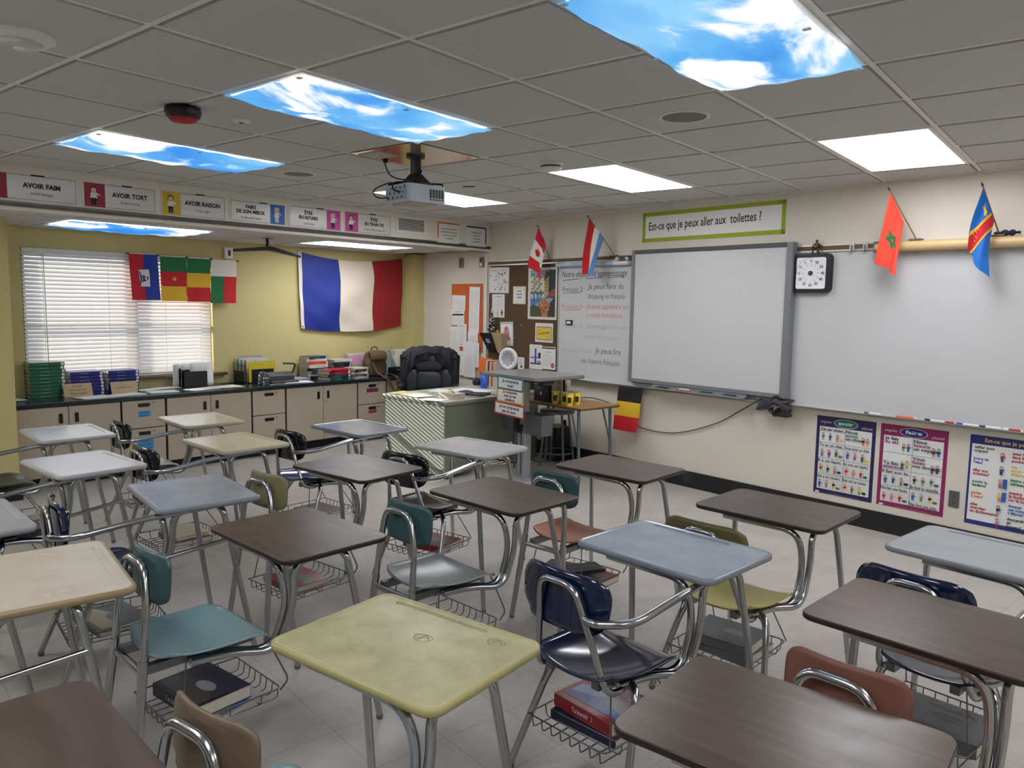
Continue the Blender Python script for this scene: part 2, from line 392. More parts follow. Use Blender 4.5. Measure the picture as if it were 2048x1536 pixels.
# windows ---------------------------------------------------------------
FRAME = mat('window_frame', (90, 84, 74), .5); SILL = mat_wood('wood_sill', [(.3, (74, 46, 32)), (.7, (112, 74, 52))], 3, 30, .4)
GL = bpy.data.materials.new('window_glass'); GL.use_nodes = True; nt = GL.node_tree; nt.nodes.clear()
o_ = nt.nodes.new('ShaderNodeOutputMaterial'); t_ = nt.nodes.new('ShaderNodeBsdfTransparent'); gl_ = nt.nodes.new('ShaderNodeBsdfGlossy'); gl_.inputs['Roughness'].default_value = .02
mx_ = nt.nodes.new('ShaderNodeMixShader'); mx_.inputs[0].default_value = .06; nt.links.new(t_.outputs[0], mx_.inputs[1]); nt.links.new(gl_.outputs[0], mx_.inputs[2]); nt.links.new(mx_.outputs[0], o_.inputs[0])
SLAT = bpy.data.materials.new('blind_slat'); SLAT.use_nodes = True; nt = SLAT.node_tree; p_ = nt.nodes['Principled BSDF']; p_.inputs['Base Color'].default_value = lin((232, 228, 224)); p_.inputs['Roughness'].default_value = .45
tr_ = nt.nodes.new('ShaderNodeBsdfTranslucent'); tr_.inputs[0].default_value = lin((240, 232, 226)); ms_ = nt.nodes.new('ShaderNodeMixShader'); ms_.inputs[0].default_value = .10
nt.links.new(p_.outputs[0], ms_.inputs[1]); nt.links.new(tr_.outputs[0], ms_.inputs[2]); nt.links.new(ms_.outputs[0], nt.nodes['Material Output'].inputs[0])
for wi, (a, b) in enumerate(WIN):
    w = struct(G().box(a - .01, b + .01, .0, .17, WZ0 - .05, WZ0 - .03, SILL).box(a - .06, b + .12, -.07, .0, WZ0 - .055, WZ0 - .025, SILL).build('window_%d' % (wi + 1), None, M_ * MW, RW, bev=.003))
    f = G(); zc = (WZ0 + WZ1) / 2
    for x0, x1 in ((a, a + .05), (b - .05, b), ((a + b) / 2 - .05 + .1, (a + b) / 2 + .05 + .1)): f.box(x0, x1, .09, .15, WZ0 - .03, WZ1, FRAME)
    for z0, z1 in ((WZ0 - .03, WZ0 + .03), (WZ1 - .05, WZ1), (zc - .14, zc - .10)): f.box(a, b, .091, .149, z0, z1, FRAME)
    f.build('window_frame', w); G().box(a, b, .118, .122, WZ0, WZ1, GL).build('window_pane', w)
    # blind
    bl = thing('window_blind', ('white slatted blind lowered over the window behind the small hanging flags' if wi == 0 else 'white slatted blind over the window left of the yellow column'), 'blind', M_ * MW, RW)
    G().box(a + .012, b - .012, .012, .052, WZ1 - .042, WZ1 - .002, WPLAST).build('head_rail', bl, bev=.003)
    s = G(); pitch = .037; n = int((WZ1 - .06 - (WZ0 + .0)) / pitch); tl = math.radians(52 if wi == 0 else 84)
    for k in range(n + 1):
        z = WZ1 - .062 - k * pitch; prof = []
        for q in range(5):
            t = (q / 4 - .5) * .042; c = .0035 * (1 - (2 * q / 4 - 1) ** 2)
            prof.append((.032 + t * math.cos(tl) - c * math.sin(tl), z + t * math.sin(tl) + c * math.cos(tl)))
        xs = [a + .014 + (b - a - .028) * i / 1 for i in (0, 1)]
        s.add([(x, y, zz) for x in xs for y, zz in prof], [(i, i + 1, 6 + i, 5 + i) for i in range(4)], SLAT, True)
    s.build('slats', bl)
    G().box(a + .014, b - .014, .02, .045, WZ0 - .022, WZ0 - .008, WPLAST).build('bottom_rail', bl)
    c_ = G()
    for x in (a + .17, a + .73, a + 1.27, b - .13): c_.tube([(x, .008, WZ1 - .04), (x, .008, WZ0 - .01)], .002, WPLAST, 6)
    c_.build('ladder_cords', bl)
    if wi == 0: G().tube([(a + .18, .0, WZ1 - .04), (a + .185, -.004, WZ0 + .08)], .004, WPLAST, 6).build('tilt_wand', bl)

# ceiling lights ----------------------------------------------------------
def emis(name, col, st):
    if name in _MC: return _MC[name]
    m = bpy.data.materials.new(name); m.use_nodes = True; nt = m.node_tree; nt.nodes.clear()
    o = nt.nodes.new('ShaderNodeOutputMaterial'); e = nt.nodes.new('ShaderNodeEmission'); e.inputs[0].default_value = lin(col); e.inputs[1].default_value = st
    nt.links.new(e.outputs[0], o.inputs[0]); _MC[name] = m; return m
def lens_mat(name, st):
    """prismatic lens: three fluorescent tubes glow brighter inside it"""
    m = emis(name, (250, 250, 255), st); nt = m.node_tree; e = [n for n in nt.nodes if n.type == 'EMISSION'][0]
    tc = nt.nodes.new('ShaderNodeTexCoord'); sp = nt.nodes.new('ShaderNodeSeparateXYZ'); nt.links.new(tc.outputs['Generated'], sp.inputs[0])
    mu = nt.nodes.new('ShaderNodeMath'); mu.operation = 'MULTIPLY'; mu.inputs[1].default_value = 3 * 2 * PI; nt.links.new(sp.outputs[0], mu.inputs[0])
    co = nt.nodes.new('ShaderNodeMath'); co.operation = 'COSINE'; nt.links.new(mu.outputs[0], co.inputs[0])
    mr = nt.nodes.new('ShaderNodeMapRange'); mr.inputs[1].default_value = -1; mr.inputs[2].default_value = 1; mr.inputs[3].default_value = st * 1.25; mr.inputs[4].default_value = st * .75
    nt.links.new(co.outputs[0], mr.inputs[0]); nt.links.new(mr.outputs[0], e.inputs[1]); return m
LENS = lens_mat('light_lens', LIGHT_W)
LENSB = lens_mat('light_lens_covered', LIGHT_W)
def sky_mat(name, seed, st):
    m = bpy.data.materials.new(name); m.use_nodes = True; nt = m.node_tree; nt.nodes.clear(); L = nt.links
    o = nt.nodes.new('ShaderNodeOutputMaterial'); e = nt.nodes.new('ShaderNodeEmission'); tc = nt.nodes.new('ShaderNodeTexCoord'); mp = nt.nodes.new('ShaderNodeMapping')
    mp.inputs['Location'].default_value = (seed, seed * 1.7, 0); mp.inputs['Rotation'].default_value = (0, 0, .5); mp.inputs['Scale'].default_value = (1.5, .9, 1); L.new(tc.outputs['Object'], mp.inputs[0])
    n = nt.nodes.new('ShaderNodeTexNoise'); n.inputs['Scale'].default_value = 1.75; n.inputs['Detail'].default_value = 8; n.inputs['Roughness'].default_value = .52; n.inputs['Distortion'].default_value = .5; L.new(mp.outputs[0], n.inputs['Vector'])
    r = ramp(nt, [(.36, (40, 130, 226)), (.46, (70, 160, 236)), (.52, (128, 196, 244)), (.555, (200, 226, 250)), (.585, (250, 252, 255)), (.70, (255, 255, 255))]); L.new(n.outputs['Fac'], r.inputs[0])
    n2 = nt.nodes.new('ShaderNodeTexNoise'); n2.inputs['Scale'].default_value = 1.2; n2.inputs['Detail'].default_value = 2; L.new(mp.outputs[0], n2.inputs['Vector'])
    r2 = ramp(nt, [(.35, (66, 144, 232)), (.5, (104, 180, 240)), (.65, (156, 214, 248))]); L.new(n2.outputs['Fac'], r2.inputs[0])
    rr = ramp(nt, [(.52, (0, 0, 0)), (.56, (255, 255, 255))]); L.new(n.outputs['Fac'], rr.inputs[0])
    mx = nt.nodes.new('ShaderNodeMix'); mx.data_type = 'RGBA'; L.new(rr.outputs[0], mx.inputs['Factor']); L.new(r2.outputs[0], mx.inputs['A']); L.new(r.outputs[0], mx.inputs['B'])
    mx2 = nt.nodes.new('ShaderNodeMix'); mx2.data_type = 'RGBA'; mx2.inputs['Factor'].default_value = .25; L.new(mx.outputs['Result'], mx2.inputs['A']); L.new(r.outputs[0], mx2.inputs['B'])
    L.new(mx2.outputs['Result'], e.inputs[0]); e.inputs[1].default_value = st; L.new(e.outputs[0], o.inputs[0]); return m
def fixture(label, loc, rz, w, l, lens, group='ceiling light fixtures'):
    t = thing('ceiling_light', label, 'light', loc, rz, group); f = G(); z0 = -.007
    f.box(.012, w - .012, .012, .035, z0, .012, TEE).box(.012, w - .012, l - .035, l - .012, z0, .012, TEE).box(.012, .035, .035, l - .035, z0, .012, TEE).box(w - .035, w - .012, .035, l - .035, z0, .012, TEE)
    f.build('frame', t, bev=.002); G().box(.034, w - .034, .034, l - .034, -.005, -.001, lens).build('diffuser', t); return t
def cover(label, loc, rz, w, l, seed, corner=0):
    """printed cloth held under the fixture by magnets at its corners, sagging between them"""
    m = sky_mat('sky_cloth_%d' % seed, seed, LIGHT_B); c_ = G(); rnd = random.Random(seed); ph = rnd.random() * 6
    def fn(u, v):
        edge = (4 * u * (1 - u)) ** .7; ev = (4 * v * (1 - v)) ** .7
        x = .0 + u * w; y = v * l
        # the two long edges are pulled in a little between the magnets
        x += (.5 - u) * 2 * (.020 * abs(math.sin(v * PI * 2 + ph)) + .004); y += (.5 - v) * 2 * (.006 + .012 * abs(math.sin(u * PI)))
        z = -.018 - .03 * edge * ev - .012 * abs(math.sin(v * PI * 3)) * edge + .003 * math.sin(u * 21 + v * 9 + ph) + .003 * math.sin(v * 34 - u * 7)
        return (x, y, z)
    c_.grid(fn, 24, 44, m, True)
    o = c_.build('sky_light_cover', None, loc, rz, solid=.001); tag(o, label, 'light cover')
    for u, v in ((0.03, .01), (.97, .01), (.03, .99), (.97, .99), (0.03, .5), (.97, .5)):
        x, y, z = fn(u, v); G().box(x - .012, x + .012, y - .008, y + .008, z - .006, z - .001, WPLAST).build('magnet', o)
    return o
FIX = {(0, 1): 'light fixture behind the sky cloth nearest above the ceiling projector', (-3, 1): 'light fixture behind the sky cloth at the left above the phrase cards',
       (3, 1): 'light fixture behind the large sky cloth at the top edge of the picture', (3, 5): 'bare white ceiling light at the right above the two right-hand wall flags',
       (0, 5): 'bare white ceiling light beside the smoke detector, above the smaller flags', (-3, 5): 'bare white ceiling light partly hidden by the projector'}
for i in LI:
    for j in LJ:
        blue = (i, j) in ((0, 1), (-3, 1), (3, 1)); vis = (i, j) in FIX
        if not vis: lab = 'bare white ceiling light over the back or right of the room, column %s row %s' % ({0: 'one', 3: 'two', 6: 'three', -3: 'zero'}[i], {1: 'middle', 5: 'front', -3: 'rear', -7: 'last'}[j])
        else: lab = FIX[(i, j)]
        if j == -7: continue
        fixture(lab, (i * U, j * U, H), 0, U, 2 * U, LENS)
        if blue: cover({0: 'blue sky print cloth under the middle ceiling light, before the projector', -3: 'blue sky print cloth under the ceiling light furthest left, above the phrase cards', 3: 'largest blue sky print cloth, cut by the top edge of the picture'}[i], (i * U, j * U, H), 0, U, 2 * U, {0: 3, -3: 11, 3: 6}[i])
for k, (lo, hi) in enumerate(LOWL):
    lab = ['bare white light in the low ceiling above the striped wall flag', 'light behind the sky cloth in the low ceiling above the blind', 'white light in the low ceiling beyond the yellow column'][k]
    p = Wd(lo, ZL, -3.36)
    fixture(lab, p, PSI, .0, .0, LENS, None) if 0 else None
    t = thing('ceiling_light', lab, 'light', Wd(lo, ZL, -3.98), RW - PI / 2, 'ceiling light fixtures'); f = G(); z0 = -.007; w, l = .61, hi - lo
    f.box(.012, w - .012, .012, .035, z0, .012, TEE).box(.012, w - .012, l - .035, l - .012, z0, .012, TEE).box(.012, .035, .035, l - .035, z0, .012, TEE).box(w - .035, w - .012, .035, l - .035, z0, .012, TEE)
    f.build('frame', t, bev=.002); G().box(.034, w - .034, .034, l - .034, -.005, -.001, LENS).build('diffuser', t)
    if k == 1: cover('blue sky print cloth in the low ceiling above the window blind', Wd(lo, ZL, -3.98), RW - PI / 2, w, l, 17)

# ================================================================== STUDENT DESKS
WALNUT = mat_wood('walnut_laminate', [(.28, (54, 43, 34)), (.5, (72, 58, 47)), (.72, (90, 75, 61))], 1.0, 15, .30)
WALNUT2 = mat_wood('red_walnut_laminate', [(.28, (54, 44, 37)), (.5, (76, 64, 56)), (.74, (94, 80, 71))], 1.0, 7, .30)
EDGE = mat('dark_edge_band', (40, 29, 25), .35, noise=.05)
TOPS = {
 'walnut': (WALNUT, EDGE), 'redwalnut': (WALNUT2, EDGE),
 'yellow': (mat_worn('worn_olive_yellow_plastic', (172, 167, 124), (136, 133, 94), .30, scale=7), mat('olive_yellow_edge', (164, 157, 106), .35)),
 'bluegrey': (mat_worn('blue_grey_plastic', (132, 142, 154), (158, 168, 176), .17, scale=4), mat('blue_grey_edge', (120, 128, 138), .2)),
 'palegrey': (mat_worn('pale_grey_plastic', (196, 196, 196), (180, 182, 184), .13, scale=4), mat('pale_grey_edge', (170, 170, 170), .2)),
 'grey': (mat_worn('grey_plastic_top', (160, 162, 166), (146, 149, 154), .15, scale=4), mat('grey_edge', (140, 142, 146), .2)),
 'cream': (mat_worn('cream_plastic', (206, 199, 178), (190, 184, 166), .12, scale=4), mat('cream_edge', (172, 166, 150), .2)),
 'tan': (mat_worn('tan_plastic', (192, 184, 168), (176, 164, 142), .22, scale=3), mat('tan_edge', (146, 126, 94), .3)),
}
SHELL = {
 'navy': mat('navy_plastic', (14, 26, 56), .12, noise=.03, coat=.4), 'black': mat('black_shell_plastic', (14, 15, 20), .16, noise=.03, coat=.3),
 'teal': mat('teal_plastic', (122, 154, 157), .26, noise=.03), 'darkteal': mat('dark_teal_plastic', (48, 80, 83), .3, noise=.04), 'greygreen': mat('grey_green_plastic', (140, 146, 144), .26, noise=.04),
 'orange': mat('terracotta_plastic', (164, 106, 80), .28, noise=.03), 'salmon': mat('salmon_plastic', (118, 76, 62), .45, noise=.06), 'olive': mat('olive_plastic', (88, 84, 42), .4, noise=.05),
 'yellowolive': mat('yellow_olive_plastic', (176, 166, 92), .3, noise=.03), 'tanshell': mat('tan_shell_plastic', (102, 86, 66), .4, noise=.08), 'khaki': mat('khaki_plastic', (120, 116, 84), .4, noise=.06),
 'cream': mat('cream_shell_plastic', (206, 196, 176), .2, noise=.03), 'darkolive': mat('dark_olive_shell', (58, 58, 48), .3, noise=.04),
}
TUBE = mat('chrome_tube', (176, 179, 182), .19, 1.0, noise=.04, scale=30)
DW, DD, DZ = .608, .458, .7315
_DM = {}
def cached(k, fn):
    if k not in _DM: _DM[k] = fn()
    return _DM[k]
def top_mesh(kind):
    top, edge = TOPS[kind]; lam = kind in ('walnut', 'redwalnut')
    bm = bmesh.new(); r = .045; y0 = DZ - (.019 if lam else .021)
    outl = rrect(-DW / 2, DW / 2, -DD / 2, DD / 2, r, 7); n = len(outl)
    def ring(ins, z): 
        o = rrect(-DW / 2 + ins, DW / 2 - ins, -DD / 2 + ins, DD / 2 - ins, max(.012, r - ins * .8), 7); return [bm.verts.new((p[0], p[1], z)) for p in o]
    if lam: prof = [(.004, y0, 1), (0, y0 + .003, 1), (0, DZ - .003, 1), (.0025, DZ, 1), (.004, DZ, 0)]
    else: prof = [(.018, y0 - .004, 1), (.004, y0, 1), (0, y0 + .006, 1), (.001, DZ - .002, 1), (.006, DZ + .0015, 1), (.013, DZ + .001, 1), (.018, DZ - .001, 0)]
    rings = [ring(i, z) for i, z, _ in prof]
    for k in range(len(rings) - 1):
        a, b = rings[k], rings[k + 1]
        for i in range(n):
            f = bm.faces.new((a[i], a[(i + 1) % n], b[(i + 1) % n], b[i])); f.material_index = prof[k + 1][2]; f.smooth = not lam or True
    f = bm.faces.new(list(reversed(rings[0]))); f.material_index = 1
    last = rings[-1]
    if lam: f = bm.faces.new(last); f.material_index = 0
    else:
        # pencil groove along the far edge
        zt = prof[-1][1]; gx0, gx1, gy = (-.22, .13, .188); gr = .013
        st = [(gx1 - gr + gr * math.cos(t), gy + gr * math.sin(t)) for t in [-PI / 2 + PI * k / 6 for k in range(7)]] + [(gx0 + gr + gr * math.cos(t), gy + gr * math.sin(t)) for t in [PI / 2 + PI * k / 6 for k in range(7)]]
        a = [bm.verts.new((p[0], p[1], zt)) for p in st]; c = (gx0 + gx1) / 2
        b = [bm.verts.new((c + (p[0] - c) * .985, gy + (p[1] - gy) * .75, zt - .005)) for p in st]; m = len(st)
        ed = [bm.edges.new((last[i], last[(i + 1) % n])) if bm.edges.get((last[i], last[(i + 1) % n])) is None else bm.edges.get((last[i], last[(i + 1) % n])) for i in range(n)]
        ed += [bm.edges.new((a[i], a[(i + 1) % m])) for i in range(m)]
        res = bmesh.ops.triangle_fill(bm, use_beauty=True, use_dissolve=False, edges=ed)
        for x in res['geom']:
            if isinstance(x, bmesh.types.BMFace):
                x.material_index = 0
                if x.normal.z < 0: x.normal_flip()
        for i in range(m): f = bm.faces.new((a[(i + 1) % m], a[i], b[i], b[(i + 1) % m])); f.material_index = 0
        f = bm.faces.new(b); f.material_index = 0
    me = bpy.data.meshes.new('desktop'); bmesh.ops.recalc_face_normals(bm, faces=bm.faces[:]); bm.to_mesh(me); bm.free(); me.materials.append(top); me.materials.append(edge)
    return me
def seat_mesh(m, w=.40, d=.41):
    """moulded shell: scooped, rolled down at the front, slightly up at the back and sides"""
    g = G()
    def fn(u, v):
        x = (u - .5) * 2; y = (v - .5) * 2                       # square to rounded outline
        k = 1 - .10 * (abs(x) ** 3) * (abs(y) ** 3) * 1.6
        X = x * w / 2 * (1 - .05 * (1 - v)) * k; Y = y * d / 2 * k
        z = .016 * x * x + .012 * max(0, -y) ** 2 * (.4 + x * x) - .012 * (1 - x * x) * (1 - y * y) - .030 * max(0, (y - .45) / .55) ** 2 + .006 * abs(x) ** 6
        return (X, Y, z)
    g.grid(fn, 18, 18, m, True); return g.mesh('seat')
def back_mesh(m, w=.40, h=.20, rad=.055, bend=.045, taper=0.0):
    g = G(); nu, nv = 20, 10
    def fn(u, v):
        x = (u - .5) * 2; y = (v - .5) * 2
        # superellipse like rounding of the corners
        ex = 1.0; X = x * w / 2; Z = y * h / 2
        cx = w / 2 - rad; cz = h / 2 - rad * .9
        if abs(X) > cx and abs(Z) > cz:
            a = (abs(X) - cx) / rad; b = (abs(Z) - cz) / (rad * .9); l = max(a, b); q = math.hypot(a, b)
            if q > 0: a, b = a / q * l, b / q * l
            X = math.copysign(cx + a * rad, X); Z = math.copysign(cz + b * rad * .9, Z)
        X *= 1 - taper * (.5 - v)
        return (X, bend * (x * x) * (.9 + .1 * y) - .012 * v - .002, Z)
    g.grid(fn, nu, nv, m, True); return g.mesh('backrest')
R1 = .0158; SZ = .445; SY = -.41; BY = -.605
def tube_mesh(name, paths, r=R1, m=None):
    g = G()
    for p in paths: g.tube(p, r, m or TUBE, 12)
    return g.mesh(name)
def leg_mesh(p0, p1, bend=None):
    g = G(); pts = [p0] + (bend or []) + [p1]; pts = fillet(pts, .05, 5); n = len(pts); g.tube(pts, R1 * 1.05, TUBE, 12, r2=R1 * .8); return g.mesh('leg')
def glide_mesh(p):
    g = G(); g.lathe([(.009, .02), (.013, .018), (.014, .008), (.012, .0), (0.0, 0.0)], STEEL, 12, Matrix.Translation((p[0], p[1], 0))); return g.mesh('foot_glide')
def basket_mesh(style):
    g = G(); w = .0024; x0, x1, y0, y1, z0, z1 = -.20, .15, -.565, -.165, .150, .195
    WIRE = mat('basket_wire', (120, 120, 122), .3, .9)
    rim = lambda z, e: fillet([(x0 - e, y0, z), (x1 + e, y0, z), (x1 + e, y1 + e, z), (x0 - e, y1 + e, z)], .03, 3)
    g.tube(rim(z1, 0), .0032, WIRE, 6, closed=True)
    if style == 'rounded':
        g.tube(fillet([(x1 + .0, y1 - .06, SZ - .03), (x1 + .02, y1 + .02, .23), (x1 + .01, y1 - .01, z1)], .04, 4), .0035, WIRE, 6)
        g.tube(fillet([(x0 - .0, y1 - .06, SZ - .03), (x0 - .02, y1 + .02, .23), (x0 - .01, y1 - .01, z1)], .04, 4), .0035, WIRE, 6)
    else:
        for x in (x0, x1): g.tube([(x * .8, y1 - .13, SZ - .04), (x, y1, z1)], .0028, WIRE, 6)
    for x in (x0, x1): g.tube([(x * .8, y0 + .06, SZ - .04), (x * .98, y0 + .03, z1)], .0028, WIRE, 6)
    for k in range(8):
        x = x0 + (x1 - x0) * (k + .5) / 8; g.tube(fillet([(x, y0, z1), (x, y0 + .006, z0), (x, y1 - .006, z0), (x, y1, z1)], .012, 2), w, WIRE, 6)
    for y in (y0 + .09, (y0 + y1) / 2, y1 - .08): g.tube(fillet([(x0, y, z1), (x0 + .006, y, z0 + .004), (x1 - .006, y, z0 + .004), (x1, y, z1)], .012, 2), w, WIRE, 6)
    return g.mesh('book_basket')
CX = .02
def desk(name_label, x, y, deg, kind, top, seat, back, arm=False, bar=False, group='combination student desks', bw=.385):
    t = thing('student_desk', name_label, 'desk', (x, y, 0), math.radians(deg), group)
    P = lambda nm, k, fn, par=t, loc=(0, 0, 0), rz=0: inst(nm, cached(k, fn), par, loc, rz)
    P('desktop', 'top' + top, lambda: top_mesh(top))
    o = P('seat', 'seat' + seat, lambda: seat_mesh(SHELL[seat]), t, (CX + .005, SY, SZ)); s_ = o.modifiers.new('s', 'SOLIDIFY'); s_.thickness = .007; s_.offset = -1
    o['label'] = SEATW.get(seat, seat) + ' seat'
    bh, bz = (.195, .668) if kind == 1 else (.172, .700)
    o = P('backrest', 'back%s%d' % (back, kind), lambda: back_mesh(SHELL[back], bw if kind == 1 else .31, bh, .085 if kind == 1 else .055, .045 if kind == 1 else .035, .10 if kind == 1 else 0), t, (CX - (.072 if kind == 1 else .045), BY + .028, bz), (math.radians(-6), 0, 0)); s_ = o.modifiers.new('s', 'SOLIDIFY'); s_.thickness = .008; s_.offset = 0
    o['label'] = SEATW.get(back, back) + ' backrest'
    # frame
    if kind == 1:      # loop of tube rising from under the seat
        P('back_frame', 'loop1', lambda: tube_mesh('back_frame', [fillet([(CX - .10, SY + .02, SZ - .045), (CX - .155, SY - .10, SZ - .05), (CX - .155, BY + .02, SZ - .03), (CX - .135, BY, .735), (CX + .015, BY, .735), (CX + .145, BY + .02, SZ - .03), (CX + .145, SY - .10, SZ - .05), (CX + .09, SY + .02, SZ - .045)], .05, 6)], .0115))
        feet = [(CX - .25, -.62), (CX + .25, -.62)]
        for k, (fx, fy) in enumerate(feet):
            sx = -1 if k == 0 else 1
            l = P('leg', 'r1%d' % k, lambda fx=fx, fy=fy, sx=sx: leg_mesh((CX + sx * .05, SY - .02, SZ - .04), (fx, fy, .018), [(CX + sx * .17, SY - .05, SZ - .045), (CX + sx * .195, SY - .09, SZ - .12)]))
            P('foot_glide', 'g1%d' % k, lambda fx=fx, fy=fy: glide_mesh((fx, fy)), l)
    else:              # the backrest loop runs down to the floor as the rear legs
        P('back_frame', 'loop2', lambda: tube_mesh('back_frame', [fillet([(CX - .165, BY - .035, SZ), (CX - .155, BY - .015, .62), (CX - .135, BY, .748), (CX + .025, BY, .748), (CX + .075, BY - .015, .62), (CX + .085, BY - .035, SZ)], .05, 6), [(CX - .163, BY - .036, SZ - .045), (CX + .085, BY - .036, SZ - .045)]], .0135))
        for k, fx in enumerate((CX - .205, CX + .115)):
            sx = CX - .165 if k == 0 else CX + .085
            l = P('leg', 'r2%d' % k, lambda fx=fx, sx=sx: leg_mesh((sx, BY - .035, SZ), (fx, BY - .085, .018)))
            P('foot_glide', 'g2%d' % k, lambda fx=fx: glide_mesh((fx, BY - .085)), l)
    P('seat_rail', 'rail%d' % kind, lambda: G().box(CX - .135, CX - .105, SY - (.16 if kind == 1 else .23), SY + .15, SZ - .045, SZ - .016, STEEL).box(CX + .07, CX + .10, SY - (.16 if kind == 1 else .23), SY + .15, SZ - .045, SZ - .016, STEEL).box(CX - .13, CX + .13, SY - .03, SY + .03, SZ - .04, SZ - .02, STEEL).mesh('seat_rail'))
    P('support_tube', 'ped1', lambda: tube_mesh('support_tube', [fillet([(-.16, -.19, DZ - .033), (.19, -.195, DZ - .033), (.205, -.165, .55), (.205, -.235, .385), (CX + .12, -.36, SZ - .04), (CX + .10, -.50, SZ - .04)], .075, 7)], .0135))
    P('support_tube', 'ped2', lambda: tube_mesh('support_tube', [fillet([(.13, .15, DZ - .033), (.225, .02, DZ - .034), (.232, -.155, DZ - .034), (.232, -.155, .55), (.232, -.225, .387), (CX + .15, -.36, SZ - .04), (CX + .125, -.50, SZ - .04)], .065, 7)], .0135))
    for k, (a, b) in enumerate((((-.235, .06), (-.295, .165)), ((.245, .06), (.30, .175)))):
        l = P('leg', 'f%d' % k, lambda a=a, b=b: leg_mesh((a[0] * .55, a[1] - .03, DZ - .034), (b[0], b[1], .018), [(a[0], a[1], DZ - .036)]))
        P('foot_glide', 'gf%d' % k, lambda b=b: glide_mesh(b), l)
    if arm: P('arm_rail', 'arm', lambda: tube_mesh('arm_rail', [fillet([(CX + .062, BY + .004, .640), (CX + .11, BY - .012, .642), (CX + .215, BY + .055, .655), (.245, -.30, .69), (.235, -.10, DZ - .032)], .075, 7)], .0135))
    if bar: P('side_bar', 'bar', lambda: tube_mesh('side_bar', [[(.235, -.20, .50), (.262, .085, .545)]], .010))
    P('book_basket', 'bask%d' % kind, lambda: basket_mesh('rounded' if kind == 2 else 'straight'))
    return t
SEATW = dict(navy='glossy navy plastic', black='glossy black plastic', teal='teal plastic', darkteal='dark teal plastic', greygreen='grey green plastic', orange='terracotta plastic', salmon='faded salmon plastic', olive='olive plastic',
             yellowolive='yellow olive plastic', tanshell='brown tan plastic', khaki='khaki plastic', cream='cream plastic', darkolive='dark olive plastic')
DESKS = {
 'D1': ('worn yellow student desk with pencil scribbles at the front centre', 1.816, .034, 2.3, 2, 'yellow', 'teal', 'tanshell', False, False),
 'D2': ('grey-blue topped student desk with a glossy navy seat and chrome arm rail', 1.981, 1.267, -7.6, 1, 'bluegrey', 'navy', 'navy', True, False),
 'D3': ('dark walnut student desk at the bottom edge right of centre, nearest to the viewer', 2.75, .261, -.2, 2, 'walnut', 'navy', 'navy', False, False),
 'D4': ('walnut student desk at the right edge with a faded salmon backrest', 2.886, 1.135, -7.1, 2, 'walnut', 'orange', 'salmon', False, False),
 'D5': ('pale grey student desk cut by the right edge, below the wall posters', 2.926, 2.002, -11, 1, 'grey', 'navy', 'navy', True, False),
 'D6': ('walnut student desk with a yellow olive seat before the verb posters', 2.078, 2.113, -5.9, 1, 'walnut', 'yellowolive', 'olive', False, False),
 'D7': ('walnut student desk with a terracotta seat, nearest the striped flag on the board tray', 1.081, 2.391, -3.3, 2, 'walnut', 'orange', 'darkteal', False, False),
 'D8': ('brown student desk with a grey green seat and dark teal backrest', .979, 1.472, -5.4, 2, 'walnut', 'greygreen', 'darkteal', False, False),
 'D9': ('pale grey student desk standing just in front of the lectern column', .053, 2.284, 1.3, 1, 'palegrey', 'black', 'black', True, False),
 'D10': ('bluish grey student desk left of the teacher desk, reflecting the big flag', -1.044, 2.295, -3.3, 1, 'bluegrey', 'navy', 'black', True, False),
 'D11': ('brown student desk with a khaki backrest in the middle of the room', -.007, 1.403, .5, 2, 'redwalnut', 'greygreen', 'khaki', False, False),
 'D12': ('dark walnut student desk with a teal seat and teal backrest', .758, .453, -5.0, 2, 'walnut', 'teal', 'darkteal', False, False),
 'D13': ('blue grey student desk with navy chair and a low side bar', -.158, .519, -12.4, 1, 'bluegrey', 'navy', 'navy', True, True),
 'D14': ('cream student desk with a black backrest, second from the cabinets in its row', -1.158, 1.365, -4.1, 1, 'cream', 'black', 'black', True, False),
 'D15': ('cream student desk with a cream seat, closest to the cabinets under the window', -2.183, 1.708, -8.3, 1, 'cream', 'cream', 'black', True, False),
 'D16': ('pale student desk furthest left beside the yellow column', -2.274, .796, -7.6, 1, 'palegrey', 'darkolive', 'black', True, False),
 'D17': ('pale student desk at the left, in front of the one beside the yellow column', -1.182, .45, -1.9, 1, 'palegrey', 'navy', 'black', True, True),
 'D18': ('tan student desk with a long pencil groove at the left edge', .54, -.385, -14.0, 1, 'tan', 'navy', 'black', True, True),
 'D19': ('grey student desk mostly cut off by the left edge', -.382, -.37, -6.9, 1, 'grey', 'navy', 'black', True, False),
 'D20': ('reddish walnut student desk in the bottom left corner', 1.644, -.855, -6.9, 2, 'redwalnut', 'navy', 'navy', False, False),
}
DT = {}
for k, v in DESKS.items():
    DT[k] = desk(*v[:5], *v[5:8], arm=v[8], bar=v[9])
def dpos(k, x, y, z=0):
    v = DESKS[k]; a = math.radians(v[3]); return Vector((v[1] + x * math.cos(a) - y * math.sin(a), v[2] + x * math.sin(a) + y * math.cos(a), z))
